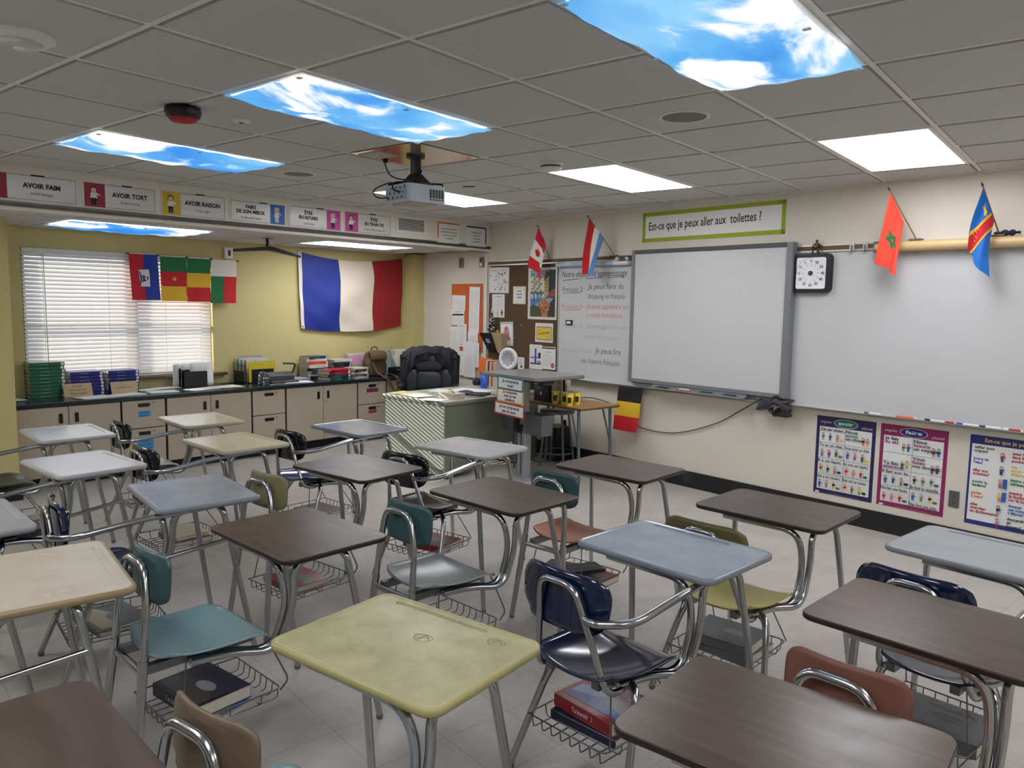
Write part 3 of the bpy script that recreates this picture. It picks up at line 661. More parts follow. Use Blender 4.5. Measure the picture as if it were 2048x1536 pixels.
# pencil scribbles on the worn yellow desk belong to its top
s = G(); PEN = mat('pencil_mark', (96, 104, 82), .6, noise=0)
def stroke(g, pts, z=DZ - .0004, w=.0009):
    for a, b in zip(pts[:-1], pts[1:]):
        d = Vector((b[0] - a[0], b[1] - a[1])); d.normalize(); nx, ny = -d.y * w, d.x * w
        g.add([(a[0] - nx, a[1] - ny, z), (b[0] - nx, b[1] - ny, z), (b[0] + nx, b[1] + ny, z), (a[0] + nx, a[1] + ny, z)], [(0, 1, 2, 3)], PEN)
for cx, cy, r, sq in ((.015, .05, .030, .7), (.19, .15, .026, .8)):
    stroke(s, [(cx + r * math.cos(t) * (1 + .15 * math.sin(3 * t)), cy + r * sq * math.sin(t)) for t in [2 * PI * k / 14 for k in range(15)]])
    stroke(s, [(cx - r, cy), (cx, cy + r * .6), (cx + r * .9, cy - r * .1)]); stroke(s, [(cx - r * .2, cy - r * .6), (cx, cy + r * .7)]); stroke(s, [(cx - r * .7, cy - .4 * r), (cx + r * .6, cy + .3 * r)])
s.build('scribbles', DT['D1'])

# ================================================================== BOOKS
PAGES = mat('book_pages', (206, 200, 186), .85, noise=.05, scale=60)
def book(label, loc, rz, w, d, h, cover, group, title=None, cat='book', parentz=True, titlecol=None, art=None, tiltx=0.0, name='textbook', spine=None):
    """hardback: origin at bottom centre, spine on local -y side"""
    c = G(); t = .0025; c.box(-w / 2, w / 2, -d / 2, d / 2, 0, t, cover).box(-w / 2, w / 2, -d / 2, d / 2, h - t, h, cover).box(-w / 2, w / 2, -d / 2, -d / 2 + t, t, h - t, cover)
    o = c.build(name, None, loc, (tiltx, 0, rz) if tiltx else rz, bev=.0012, seg=1); tag(o, label, cat, group)
    G().box(-w / 2 + .004, w / 2 - .004, -d / 2 + t, d / 2 - .004, t, h - t, PAGES).build('pages', o)
    if title or art or spine:
        a = Art(0)
        if art: art(a, w, d)
        if title: a.text(title, -w / 2 + .015, d / 2 - .06, .024, titlecol or WHITE, w=w * .8)
        g = G()
        for v_, f_ in ((a.g.v, a.g.f),): pass
        g.v = [Vector((v.x, v.z, h + .0006 - v.y)) for v in a.g.v]; g.f = a.g.f; g.m = a.g.m; g.sm = a.g.sm; g.mats = a.g.mats
        if g.v: g.build('cover_print', o)
        if spine:
            b = Art(0); b.text(spine, 0, -h * .18, h * .38, WHITE, w=w * .35, al='c'); q = G(); q.v = [Vector((v.x, -d / 2 - .0006 + v.y, h / 2 + v.z)) for v in b.g.v]; q.f = b.g.f; q.m = b.g.m; q.sm = b.g.sm; q.mats = b.g.mats; q.build('spine_print', o)
    return o
cv = lambda n, c, r=.3: mat('cover_' + n, c, r, noise=.08, scale=8)
RC, NC, GC, KC, BC = cv('red', (130, 24, 34)), cv('navy', (18, 22, 48)), cv('green', (30, 92, 66)), cv('grey', (96, 96, 98)), cv('brown', (98, 66, 52))
def redart(a, w, d):
    a.rect(-w * .42, -d * .36, w * .46, d * .12, cv('sky', (132, 160, 190))); a.poly([(-w * .42, -d * .36), (w * .46, -d * .36), (w * .46, -d * .14), (-w * .05, -d * .05), (-w * .42, -d * .2)], cv('blue', (34, 66, 140)))
    a.poly([(-w * .05, -d * .02), (w * .46, -d * .2), (w * .46, d * .12), (w * .1, d * .12)], cv('leaf', (110, 116, 96)))
def mixart(c1, c2):
    def f(a, w, d):
        a.rect(-w * .45, -d * .42, w * .45, d * .2, c1); a.poly([(-w * .45, -d * .1), (0, d * .1), (w * .45, -d * .2), (w * .45, -d * .42), (-w * .45, -d * .42)], c2); a.ell(w * .1, d * .0, w * .18, d * .12, GREYINK)
    return f
BZ = .157
def inb(k, x, y, z): p = dpos(k, x, y); p.z = z; return p
def yaw(k, a): return math.radians(DESKS[k][3] + a)
gb = 'textbooks left in the desk baskets'
book('dark textbook under the red one in the basket of the navy seat desk', inb('D2', -.03, -.36, BZ), yaw('D2', 2), .29, .23, .034, NC, gb)
book("red textbook titled T'es branché lying in the basket of the navy seat desk", inb('D2', -.035, -.35, BZ + .034), yaw('D2', -3), .28, .22, .048, RC, gb, title="T'es branché?", art=redart, spine="T'es branché?   2")
book('thin pale magazine lowest in the basket of the teal seat desk', inb('D12', .0, -.33, BZ), yaw('D12', 12), .27, .21, .012, cv('mag', (168, 166, 160)), gb, art=mixart(cv('blue', (34, 66, 140)), KC))
book('navy textbook resting on the magazine in the basket of the teal seat desk', inb('D12', -.045, -.38, BZ + .012), yaw('D12', 6), .29, .225, .05, NC, gb, art=mixart(cv('dk', (44, 46, 58)), cv('dk2', (70, 66, 60))), spine="T'es branché?")
book('red and grey textbook in the basket of the desk before the lectern', inb('D9', -.02, -.33, BZ), yaw('D9', 6), .29, .22, .04, RC, gb, art=mixart(cv('slate', (90, 98, 104)), KC))
book('brown textbook in the basket of the desk left of the teacher desk', inb('D10', -.02, -.34, BZ), yaw('D10', 3), .28, .22, .03, BC, gb)
book('red, white and green covered textbook in the basket of the khaki back desk', inb('D11', -.04, -.38, BZ), yaw('D11', -4), .27, .22, .038, cv('mixed', (150, 52, 50)), gb, art=mixart(cv('leaf', (110, 116, 96)), RC))
book('lower grey textbook in the basket of the yellow seat desk', inb('D6', -.02, -.34, BZ), yaw('D6', -3), .285, .225, .042, KC, gb, art=mixart(KC, cv('blue', (34, 66, 140))))
book('upper grey textbook in the basket of the yellow seat desk', inb('D6', -.03, -.35, BZ + .042), yaw('D6', 4), .285, .225, .042, KC, gb, art=mixart(cv('slate', (90, 98, 104)), KC))
book('lower textbook with a red and grey cover in the basket of the terracotta seat desk', inb('D7', .02, -.32, BZ), yaw('D7', 0), .28, .22, .036, RC, gb, art=mixart(KC, cv('slate', (90, 98, 104))))
book('brown picture covered textbook at the left of the terracotta seat basket', inb('D7', -.09, -.42, BZ + .036), yaw('D7', 14), .2, .24, .03, cv('umber', (84, 72, 52)), gb, art=mixart(cv('blue', (34, 66, 140)), BC))
book('small black book on top in the basket of the terracotta seat desk', inb('D7', .03, -.36, BZ + .066), yaw('D7', 62), .2, .12, .02, cv('blk', (18, 20, 26)), gb, title='La bas', titlecol=GREYINK)
book('cream covered book on top in the basket of the cream desk with the black backrest', inb('D14', -.02, -.34, BZ + .035), yaw('D14', 0), .26, .2, .02, cv('cream', (196, 180, 150)), gb)
book('red brown book under the cream one in the basket of the cream desk', inb('D14', -.02, -.34, BZ), yaw('D14', -6), .29, .22, .035, cv('rb', (96, 40, 40)), gb)
book('open looking grey textbook in the basket of the blue grey desk with the side bar', inb('D13', -.05, -.36, BZ), yaw('D13', 12), .3, .23, .03, KC, gb, art=mixart(cv('slate', (90, 98, 104)), cv('cream', (196, 180, 150))))
book("grey textbook titled T'es branché in the basket of the desk cut by the right edge", inb('D5', .0, -.36, BZ), yaw('D5', 2), .30, .24, .05, KC, gb, title="T'es branché? 1", titlecol=GREYINK, art=mixart(cv('slate', (90, 98, 104)), KC))

# ================================================================== WHITEBOARD WALL
CORK = mat('brown_cork_fabric', (88, 66, 44), .9, noise=.12, scale=160)
WB = mat('whiteboard_enamel', (197, 198, 199), .16, noise=.015, scale=2)
g = G().box(0, 1.19, -.012, 0, 0, 1.215, CORK); o = tag(g.build('bulletin_board', None, F(-3.643, .855), RF), 'brown bulletin board covered in small papers left of the written whiteboard', 'bulletin board')
G().box(0, .02, -.018, 0, 0, 1.215, ALU).box(0, 1.19, -.0185, 0, -.012, .008, ALU).box(1.172, 1.19, -.018, 0, 0, 1.215, mat('dark_joint', (30, 26, 22), .6)).build('frame', o)
def whiteboard(s0, s1, label):
    w = s1 - s0
    o = tag(G().box(0, w, -.014, 0, 0, 1.20, WB).build('whiteboard', None, F(s0, .87), RF), label, 'whiteboard')
    f = G().box(0, .018, -.02, 0, 0, 1.20, ALU).box(w - .018, w, -.02, 0, 0, 1.20, ALU); f.build('frame', o)
    G().box(0, w, -.075, 0, -.012, .0, ALU).box(0, w, -.075, -.071, -.012, .006, ALU).build('marker_tray', o, bev=.001); return o
wb1 = whiteboard(-2.452, -.02, 'whiteboard with handwritten French learning goals, partly behind the framed interactive board')
wb2 = whiteboard(-.016, 4.3, 'large blank whiteboard right of the grey-framed board')
HB = {'k': mat('marker_black', (40, 44, 58), .6, noise=0), 'r': mat('marker_red', (204, 96, 98), .6, noise=0), 'g': mat('marker_green_faint', (128, 166, 152), .6, noise=0), 'f': mat('marker_grey_faint', (156, 163, 161), .6, noise=0), 'b': mat('marker_blue', (66, 78, 124), .6, noise=0)}
a = Art(.0145)
def ul(p, w, c): u = Art(.0145); u.line(p, w, HB[c]); u.build('underline', wb1)
def wtext(t, s0, s1, z, h, c, bold=-.006, ang=0.0):
    global a
    if a is not None and a.g.v: a.build('handwriting', wb1)
    a = Art(.0145); a.text(t, s0 + 2.452, z - .87, h, HB[c], w=s1 - s0, shear=.12, bold=bold, ang=ang)
wtext('Notre objectif  d’apprentissage', -2.40, -1.51, 1.925, .062, 'k', 0)
ul([(.06, 1.02), (.30, 1.035)], .006, 'k'); ul([(.40, 1.035), (.62, 1.045)], .006, 'k'); ul([(.68, 1.04), (.92, 1.05)], .005, 'k')
wtext('Français 2:', -2.39, -2.09, 1.775, .05, 'k'); ul([(.07, .888), (.33, .895)], .005, 'k')
wtext('Je peux faire du', -2.02, -1.55, 1.80, .055, 'k'); wtext('shopping en français', -2.02, -1.53, 1.705, .05, 'k')
wtext('Français 3:', -2.39, -2.09, 1.595, .05, 'r'); ul([(.07, .71), (.33, .715)], .005, 'r')
wtext('Je peux apprendre sur', -2.03, -1.47, 1.60, .055, 'r'); wtext('le monde francophone', -2.03, -1.56, 1.515, .05, 'r')
wtext('Français 4:', -2.37, -2.09, 1.40, .045, 'f'); wtext('Je peux apprendre sur', -2.03, -1.49, 1.405, .05, 'g'); wtext("l'écriture et la musique", -2.10, -1.58, 1.30, .045, 'f')
wtext('Français 5 et 6:', -2.38, -1.95, 1.145, .045, 'f'); wtext('Je peux lire', -1.90, -1.56, 1.155, .06, 'k'); wtext('une histoire française', -2.10, -1.57, 1.045, .055, 'b')

a.build('handwriting', wb1)
# map rail
RAIL = mat('cork_strip', (112, 84, 58), .85, noise=.1, scale=120)
g = G().box(-3.64, 4.3, -.02, 0, 2.085, 2.118, RAIL).box(-3.64, 4.3, -.026, 0, 2.073, 2.085, ALU).box(-3.64, 4.3, -.026, 0, 2.118, 2.127, ALU)
struct(g.build('trim_2', None, F(0, 0), RF))
def rclip(s, label):
    t = G().box(-.018, .018, -.04, -.026, -.03, .03, ALU).box(-.003, .003, -.052, -.04, -.04, .012, STEEL); tag(t.build('rail_clip', None, F(s, 2.10), RF, bev=.001), label, 'clip', 'map rail clips')
rclip(.70, 'left metal clip on the cork rail between timer and red flag'); rclip(.80, 'right metal clip on the cork rail, next to the red flag')
# roller screen at right
t = thing('roller_screen', 'cream rolled-up screen tube above the large blank whiteboard', 'screen', F(.90, 2.085, .075), RF)
TB = mat('cream_tube', (205, 178, 128), .38, noise=.03)
G().cyl((0, 0, 0), (3.3, 0, 0), .036, TB, 28).build('tube', t); G().box(-.01, .02, -.03, .075, -.04, .04, STEEL).box(3.28, 3.31, -.03, .075, -.04, .04, STEEL).build('bracket', t)
# rolled posters on top of left board
g = G().cyl((0, 0, 0), (.98, 0, .0), .024, mat('rolled_blue_poster', (158, 184, 204), .35, noise=.25, scale=9), 20).cyl((-.004, 0, 0), (.0, 0, 0), .026, WPLAST, 20).cyl((.80, 0, 0), (.985, 0, 0), .0255, WPLAST, 20)
tag(g.build('poster_tube', None, F(-2.44, 2.050, .05), RF), 'rolled blue and white poster tube lying along the top of the written whiteboard', 'poster tube')
g = G().box(0, .11, -.05, 0, -.02, .03, DGREY).cyl((.02, -.05, 0), (.02, -.09, 0), .018, ALU, 14).cyl((.13, -.04, .0), (.13, -.07, 0), .016, ALU, 14).box(.0, .16, -.04, 0, -.006, .006, STEEL)
tag(g.build('rail_bracket', None, F(-1.58, 2.085, .025), RF, bev=.002), 'dark metal clamp at the end of the poster tube, left of the framed board', 'bracket')

# interactive board ---------------------------------------------------
t = thing('interactive_board', 'blank interactive whiteboard with a wide grey frame', 'whiteboard', F(-1.395, .915), RF)
w, h = 1.65, 1.243; FR = mat('board_frame_grey', (118, 121, 124), .42, noise=.03)
G().box(.03, w - .05, -.074, -.055, .035, h - .035, WB).build('surface', t)
G().box(0, .036, -.085, -.014, 0, h, FR).box(w - .056, w, -.085, -.014, 0, h, FR).box(.036, w - .056, -.0835, -.014, 0, .036, FR).build('frame', t, bev=.004)
G().box(.036, w - .056, -.0835, -.014, h - .036, h, DGREY).build('top_band', t, bev=.003)
G().box(.02, w - .02, -.05, -.0145, -.01, .0, DGREY).build('wall_mount', t)
g = G(); g.prism(rrect(0, 1.0, 0, .07, .03), 0, .012, GREY, T=Matrix.Translation((.30, -.150, -.032))); g.prism(rrect(.0, 1.0, 0, .014, .006), .012, .03, GREY, T=Matrix.Translation((.30, -.094, -.032)))
tr = g.build('pen_tray', t, bev=.003)
for i, (n_, c) in enumerate((('black', INK), ('red', RED), ('green', GREENP), ('blue', BLUEP))):
    x = .38 + .235 * i
    G().box(x, x + .15, -.145, -.10, -.021, -.018, c).build('pen_recess', tr); o = tag(G().cyl((x + .02, 0, 0), (x + .13, 0, 0), .007, DGREY if n_ != 'red' else WPLAST, 10).build('stylus', None, F(-1.395, .915 - .012, .12), RF), 'stylus lying in the %s slot of the interactive board tray' % n_, 'pen', 'interactive board pens')

# phrase banner -------------------------------------------------------
def art_toilet(a, w, h):
    a.frame(0, 0, w, h, .036, LIME); a.text('Est-ce que je peux aller aux  toilettes ?', .075, h * .40, .075, INK, w=w * .80, bold=.012, ang=.012)
g = G().box(0, 1.47, -.003, 0, 0, .272, WHITE); o = tag(g.build('paper_banner', None, F(-1.34, 2.232), RF), 'lime green bordered paper banner asking to go to the toilettes', 'banner'); a = Art(.0034); art_toilet(a, 1.47, .272); a.build('print', o)

# classroom timer -------------------------------------------------------
t = thing('wall_timer', 'square black-framed countdown timer at the right of the interactive board', 'timer', F(.245, 1.762), RF)
G().prism(rrect(0, .31, 0, .30, .04), 0, .045, BLACK, T=Matrix(((1, 0, 0, 0), (0, 0, -1, -.012), (0, 1, 0, 0), (0, 0, 0, 1)))).build('case', t, bev=.006, seg=3)
G().prism(rrect(.032, .272, .03, .27, .016), 0, .002, mat('dial_white', (232, 232, 236), .4), T=Matrix(((1, 0, 0, 0), (0, 0, -1, -.057), (0, 1, 0, 0), (0, 0, 0, 1)))).build('dial', t)
a = Art(.0594); cx, cz = .152, .15
for k in range(12):
    an = PI / 2 + k * PI / 6; r = .093; a.text(str(k * 5), cx + r * math.cos(an) * 1.06, cz + r * math.sin(an) - .010, .021, INK, al='c', bold=.012)
    a.line([(cx + .052 * math.cos(an), cz + .052 * math.sin(an)), (cx + .076 * math.cos(an), cz + .076 * math.sin(an))], .0018, INK); a.y -= .00018
a.line([(cx + .118 * math.cos(x), cz + .118 * math.sin(x)) for x in [PI / 2 + PI / 2 * q / 14 for q in range(15)]], .002, INK)
a.build('numerals', t); G().cyl((cx, -.06, cz), (cx, -.068, cz), .017, BLACK, 20).cyl((cx, -.068, cz), (cx, -.070, cz), .008, RED, 14).build('knob', t)
# small dark figurine sitting on it
FG = mat('figurine_dark', (40, 34, 26), .5, noise=.2, scale=60); FG2 = mat('figurine_olive', (92, 82, 48), .5)
g = G(); T0 = Matrix.Translation((0, 0, 0))
g.tube([(0, 0, .045), (0, 0, .062), (0, 0, .078)], .014, FG2, 10, r2=.017); g.tube([(0, 0, .078), (0, 0, .086)], .006, FG, 8)
g.lathe([(0, .084), (.009, .087), (.0105, .095), (.008, .103), (0, .106)], FG, 12, Matrix.Translation((0, -.001, 0)))
for sx in (-1, 1):
    g.tube(fillet([(sx * .014, 0, .078), (sx * .026, -.002, .062), (sx * .030, -.012, .046)], .01, 3), .0055, FG, 8); g.lathe([(0, -.005), (.005, 0), (0, .005)], FG, 8, Matrix.Translation((sx * .030, -.013, .043)))
    g.tube(fillet([(sx * .008, 0, .047), (sx * .018, -.020, .030), (sx * .024, -.012, .006)], .008, 3), .0075, FG, 8, r2=.006); g.box(sx * .024 - .006, sx * .024 + .006, -.026, -.004, 0, .007, FG)
tag(g.build('figurine', None, F(.425, 2.0625, .04), RF), 'tiny dark figurine standing on top of the countdown timer', 'figurine')

# markers on the tray ------------------------------------------------------
def marker(label, s0, s1, cap, body, flip=False, dz=0.0):
    t = thing('dry_erase_marker', label, 'marker', F(s0, .879 + dz, .055), RF + (.04 if flip else -.03), 'markers on the whiteboard tray'); L = s1 - s0
    G().cyl((L * .28, 0, 0), (L * .9, 0, 0), .0085, body, 12).cyl((L * .9, 0, 0), (L, 0, 0), .0078, WPLAST, 12).build('barrel', t)
    G().cyl((0, 0, 0), (L * .28, 0, 0), .0092, cap, 12).build('cap', t); return t
marker('green capped marker alone at the left of the tray', .880, 1.000, GREENP, WPLAST); marker('orange marker on the tray, second from the left', 1.107, 1.243, ORANGE, ORANGE, True)
marker('black capped marker on the tray touching a red one', 1.305, 1.435, INK, WPLAST); marker('short red capped marker beside the black one on the tray', 1.44, 1.50, RED, RED, True)
marker('blue marker on the tray with white barrel', 1.51, 1.645, BLUEP, WPLAST); marker('dark navy capped marker between the blue and red ones', 1.65, 1.775, mat('navy_cap', (28, 32, 70), .5), WPLAST, True); 
m_ = marker('red marker furthest right on the tray', 1.79, 1.9, WPLAST, RED)

# verb posters ---------------------------------------------------------------
NAVYP = mat('poster_navy', (40, 34, 84), .4, noise=0); MAG = mat('poster_magenta', (140, 34, 92), .4, noise=0); DEEPB = mat('poster_blue', (34, 44, 122), .4, noise=0); TEALP = mat('poster_teal', (20, 112, 92), .4, noise=0)
HAIRS = [INK, mat('hair_brown', (96, 60, 30), .8, noise=0), mat('hair_red', (178, 84, 34), .8, noise=0), mat('hair_blond', (214, 176, 84), .8, noise=0)]
SH = [RED, YEL, GREENP, BLUEP, INK, mat('shirt_olive', (110, 112, 50), .8, noise=0), mat('shirt_pink', (206, 120, 130), .8, noise=0), GREYINK]
GLOSS = mat('glossy_poster_white', (224, 226, 224), .3, noise=.01)
def verb(title, oval, border, cells):
    def f(a, w, h):
        rnd = random.Random(len(title)); a.rect(0, 0, w, h, border); x0, x1, z0, z1 = .026, w - .026, .035, h - .082; a.rect(x0, z0, x1, z1, GLOSS)
        a.ell(w / 2, h - .045, .095, .034, WHITE, 28); a.ell(w / 2, h - .045, .091, .031, oval, 28); a.text(title, w / 2, h - .055, .026, WHITE, al='c', w=.115, bold=.02)
        a.text('singulier', .03, h - .052, .016, WHITE, w=.09); a.text('pluriel', w - .105, h - .066, .018, WHITE, w=.078)
        a.rect(w / 2 - .0012, z0, w / 2 + .0012, z1, INK); rh = (z1 - z0) / 4
        for k in range(1, 4): a.rect(x0, z0 + rh * k - .001, x1, z0 + rh * k + .001, INK); a.y -= .00018
        for r in range(4):
            for c_ in range(2):
                tx, big = cells[r][c_]; cx0 = x0 + .008 + c_ * (x1 - x0) / 2; top = z1 - rh * r; cw = (x1 - x0) / 2 - .014
                if isinstance(tx, str): tx = [tx]
                n = 2 if len(tx) > 1 else 3; zb = top - rh + (.04 if big == 'b' and len(tx) == 1 else .01)
                for q in range(n):
                    px_ = cx0 + cw * ((.70 if q == 0 else .88) if len(tx) > 1 else (.12 + .3 * q)); a.person(px_, zb + rnd.random() * .01, min(.075, rh * .50), rnd.choice(SH), rnd.choice(HAIRS), rnd.choice(SH))
                if len(tx) == 1: a.ell(cx0 + cw * .9, zb + .018, .018, .010, rnd.choice(SH), 12)
                for q, l in enumerate(tx):
                    mw = text_geo(l, .01); nw = (mw[3] - mw[2]) / .7 * .029
                    if big == 'b': z = top - rh + .01 + .026 * (len(tx) - 1 - q)
                    else: z = top - .028 - .027 * q
                    a.text(l, cx0, z - .002, .023, INK if q != 1 else (TEALP if title == 'avoir' else MAG), w=min(cw, nw), bold=.022)
        a.rect(.03, .008, .06, .022, WHITE); a.lines(.14, w - .06, .012, .012, 1, GREYINK)
    return f
c1 = [(("J'ai un chien.", 't'), (('Nous', 'avons', 'un chien.'), 't')), (('Tu as un chat.', 't'), ('Vous avez un chat.', 't')), (('Il a un lapin.', 't'), ('Ils ont un lapin.', 't')), (('Elle a un oiseau.', 't'), ('Elles ont un oiseau.', 't'))]
c2 = [((('Je fais', 'du ski.'), 't'), (('Nous', 'faisons', 'un voyage.'), 't')), ((('Tu fais', 'attention.'), 'b'), (('Vous', 'faites', 'vos devoirs.'), 't')), (('Il fait son lit.', 't'), ('Ils font la vaisselle.', 'b')), (('Elle fait une faute.', 't'), ('Elles font une pizza.', 'b'))]
sheet('verb_poster', 'navy bordered poster of the verb avoir with a green oval', 'poster', F(.49, .20), RF, .46, .61, NAVYP, .0015, 'French posters below the whiteboard', art=verb('avoir', TEALP, NAVYP, c1))
sheet('verb_poster', 'magenta bordered poster of the verb faire', 'poster', F(.985, .203), RF, .462, .607, MAG, .0015, 'French posters below the whiteboard', art=verb('faire', DEEPB, MAG, c2))
def art_q(a, w, h):
    a.rect(0, 0, w, h, DEEPB); a.rect(.014, .03, w - .014, h - .06, GLOSS); a.text('Est-ce que je peux...', w / 2, h - .042, .026, YEL, al='c', w=w * .62, bold=.02)
    L = [(('tailler mon', 'crayon?'), INK), (('boire de', "l'eau?"), BLUEP), (('aller aux', 'toilettes?'), RED), (('ouvrir la', 'fenêtre?'), GREENP), (('parler', 'à Jean?'), ORANGE), (('aller', 'chercher', 'un dictionnaire?'), RED)]
    R = [(('jeter le papier', 'dans la', 'poubelle?'), RED), (('me', 'servir du', 'téléphone?'), YEL), (('écrire au', 'tableau?'), GREENP), (('mettre', 'la feuille', 'sur le bureau?'), RED), (('donner', 'ces notes', 'à Marie?'), BLUEP), (('descendre', 'au', 'bureau?'), INK)]
    for col, x in ((L, .03), (R, .255)):
        z = h - .09 - (.0 if x < .1 else .012)
        for k, (ls, c) in enumerate(col):
            for l in ls:
                g_ = text_geo(l, .016); a.text(l, x, z, .019, c, w=min(.21, (g_[3] - g_[2]) / .7 * .019), bold=.03); z -= .024
            z -= .030 if len(ls) == 2 and x < .1 else (.016 if x > .1 and len(ls) == 3 else .036)
    rnd = random.Random(4)
    for k in range(6):
        z = h - .14 - .088 * k; a.person(.20, z - .02, .062, SH[(k * 3) % 8], HAIRS[k % 4], SH[(k + 3) % 8])
        if k in (2, 3): a.rect(.215, z - .02, .24, z + .045, BLUEP)
sheet('verb_poster', 'blue bordered poster of permission questions cut by the right edge', 'poster', F(1.583, .20), RF, .47, .612, DEEPB, .0015, 'French posters below the whiteboard', art=art_q)
def outlet(label, s, z, w, h, m, dark=INK):
    t = thing('wall_outlet', label, 'outlet', F(s, z), RF); G().box(0, w, -.006, 0, 0, h, m).build('plate', t, bev=.002); a = Art(.0066)
    for zz in (.28, .68): a.ell(w / 2, h * (zz + .02), w * .27, h * .14, m); a.rect(w * .36, h * zz, w * .42, h * (zz + .09), dark); a.rect(w * .58, h * zz, w * .64, h * (zz + .09), dark); a.ell(w / 2, h * (zz - .05), .004, .004, dark, 8)
    a.build('sockets', t)
outlet('grey wall outlet between the magenta and blue posters', 1.476, .288, .068, .116, STEEL)
outlet('black wall outlet low on the wall behind the stool', -2.375, .29, .075, .125, BLACK)

# flag cloths -----------------------------------------------------------------
def cl(n, c): return mat('flag_' + n, c, .75, noise=.03, scale=30)
FR_, FW, FB, FG_, FY = cl('red', (196, 28, 40)), cl('white', (226, 220, 212)), cl('blue', (30, 60, 150)), cl('green', (26, 112, 62)), cl('yellow', (224, 180, 40))
FLB, FOR, FCB = cl('light_blue', (92, 140, 196)), cl('orange_red', (226, 72, 50)), cl('congo_blue', (20, 104, 190))
def star(cu, cv_, r, n=5, rot=PI / 2, asp=1.0, k=.4): return [(cu + (r if i % 2 == 0 else r * k) * math.cos(rot + PI * i / n) * asp, cv_ + (r if i % 2 == 0 else r * k) * math.sin(rot + PI * i / n)) for i in range(2 * n)]
def patch(g, S, pts, m, off):
    """draw a polygon given in cloth coordinates on the curved cloth (fan from its centre, edges subdivided)"""
    P = []; n = len(pts); cu = sum(p[0] for p in pts) / n; cv_ = sum(p[1] for p in pts) / n
    for i in range(n):
        a, b = pts[i], pts[(i + 1) % n]
        for q in range(3): P.append((a[0] + (b[0] - a[0]) * q / 3, a[1] + (b[1] - a[1]) * q / 3))
    def off_(u, v):
        p = Vector(S(u, v)); e = 1e-3; du = Vector(S(u + e, v)) - p; dv = Vector(S(u, v + e)) - p; nn = du.cross(dv).normalized(); return p, nn
    for sgn in (1, -1):
        vs = []; k = len(P)
        for r in (0, .34, .67, 1.0):
            for (u, v) in P:
                p, nn = off_(cu + (u - cu) * r, cv_ + (v - cv_) * r); vs.append(p + nn * off * sgn)
        fs = []
        for r in range(3):
            for i in range(k): fs.append((r * k + i, r * k + (i + 1) % k, (r + 1) * k + (i + 1) % k, (r + 1) * k + i))
        g.add(vs, fs, m, True)
def grid_patch(g, S, u0, u1, v0, v1, m, nu=8, nv=14): g.grid(lambda a, b: S(u0 + (u1 - u0) * a, v0 + (v1 - v0) * b), nu, nv, m, True)
def stick_flag(name, label, base, tip, hb, fb, ft, build, amp=.018, ph=0.0, pole_label=None):
    """small flag on a stick leaning out of the map rail; corners in world space, cloth u along the stick (0 = tip), v down the hanging cloth"""
    B0, T0_, HB_, FB_, FT_ = [F(*p) for p in (base, tip, hb, fb, ft)]
    top = T0_ + (B0 - T0_).normalized() * .015
    t = thing(name, label, 'flag', B0, 0, 'small stick flags above the whiteboard')
    def S(u, v):
        a = top.lerp(HB_, u); b = FT_.lerp(FB_, u); p = a.lerp(b, v)
        wv = math.sin(u * PI * 2.2 + ph + v * 1.2) * amp * (.25 + v) + math.sin(u * PI * 5 + v * 3) * amp * .2
        bul = -.5 * amp * math.sin(v * PI) * 1.0
        return p - N_ * wv + A_ * (bul + .010 * math.sin(u * 7 + v * 5 + ph) * v) - B0
    G().cyl((0, 0, 0), T0_ - B0, .0045, mat('flag_stick', (130, 106, 70), .5), 8).build('stick', t)
    d = (T0_ - B0).normalized(); G().cyl(T0_ - B0, T0_ - B0 + d * .025, .0075, mat('finial', (60, 48, 26), .3, .6), 10, r2=.002).build('finial', t)
    G().box(-.04, .04, -.03, .03, -.012, .0, mat('flag_holder', (120, 104, 74), .5), T=rotz(RF)).build('holder', t, bev=.003)
    g = G(); build(g, S); g.build('cloth', t); return t
def f_can(g, S):
    grid_patch(g, S, 0, 1, 0, .27, FR_); grid_patch(g, S, 0, 1, .27, .70, FW); grid_patch(g, S, 0, 1, .70, 1, FR_)
    leaf = [(0, .5), (.14, .36), (.2, .5), (.42, .3), (.4, .16), (.5, .2), (.56, .02), (.62, -.0)]
    L = [(.0, 1), (.12, .62), (.34, .72), (.28, .36), (.5, .5), (.56, .36), (.82, .42), (.74, .14), (.9, .06), (.5, -.28), (.56, -.44), (.06, -.36), (.06, -.8)]
    pts = L + [(-x, y) for x, y in reversed(L[1:])]
    patch(g, S, [(.42 + -y * .26, .49 + x * .12) for x, y in pts], FR_, .0012)
def f_lux(g, S): grid_patch(g, S, 0, .34, 0, 1, FR_); grid_patch(g, S, .34, .67, 0, 1, FW); grid_patch(g, S, .67, 1, 0, 1, FLB)
def f_mor(g, S):
    grid_patch(g, S, 0, 1, 0, 1, FOR, 14, 20); n = [(.52 + .24 * math.cos(1.6 + 2 * PI * k * 2 / 5), .52 + .13 * math.sin(1.6 + 2 * PI * k * 2 / 5)) for k in range(6)]
    for a, b in zip(n[:-1], n[1:]):
        du, dv = b[0] - a[0], b[1] - a[1]; l = math.hypot(du, dv); nu_, nv_ = -dv / l * .035, du / l * .018
        patch(g, S, [(a[0] - nu_, a[1] - nv_), (b[0] - nu_, b[1] - nv_), (b[0] + nu_, b[1] + nv_), (a[0] + nu_, a[1] + nv_)], FG_, .0012)
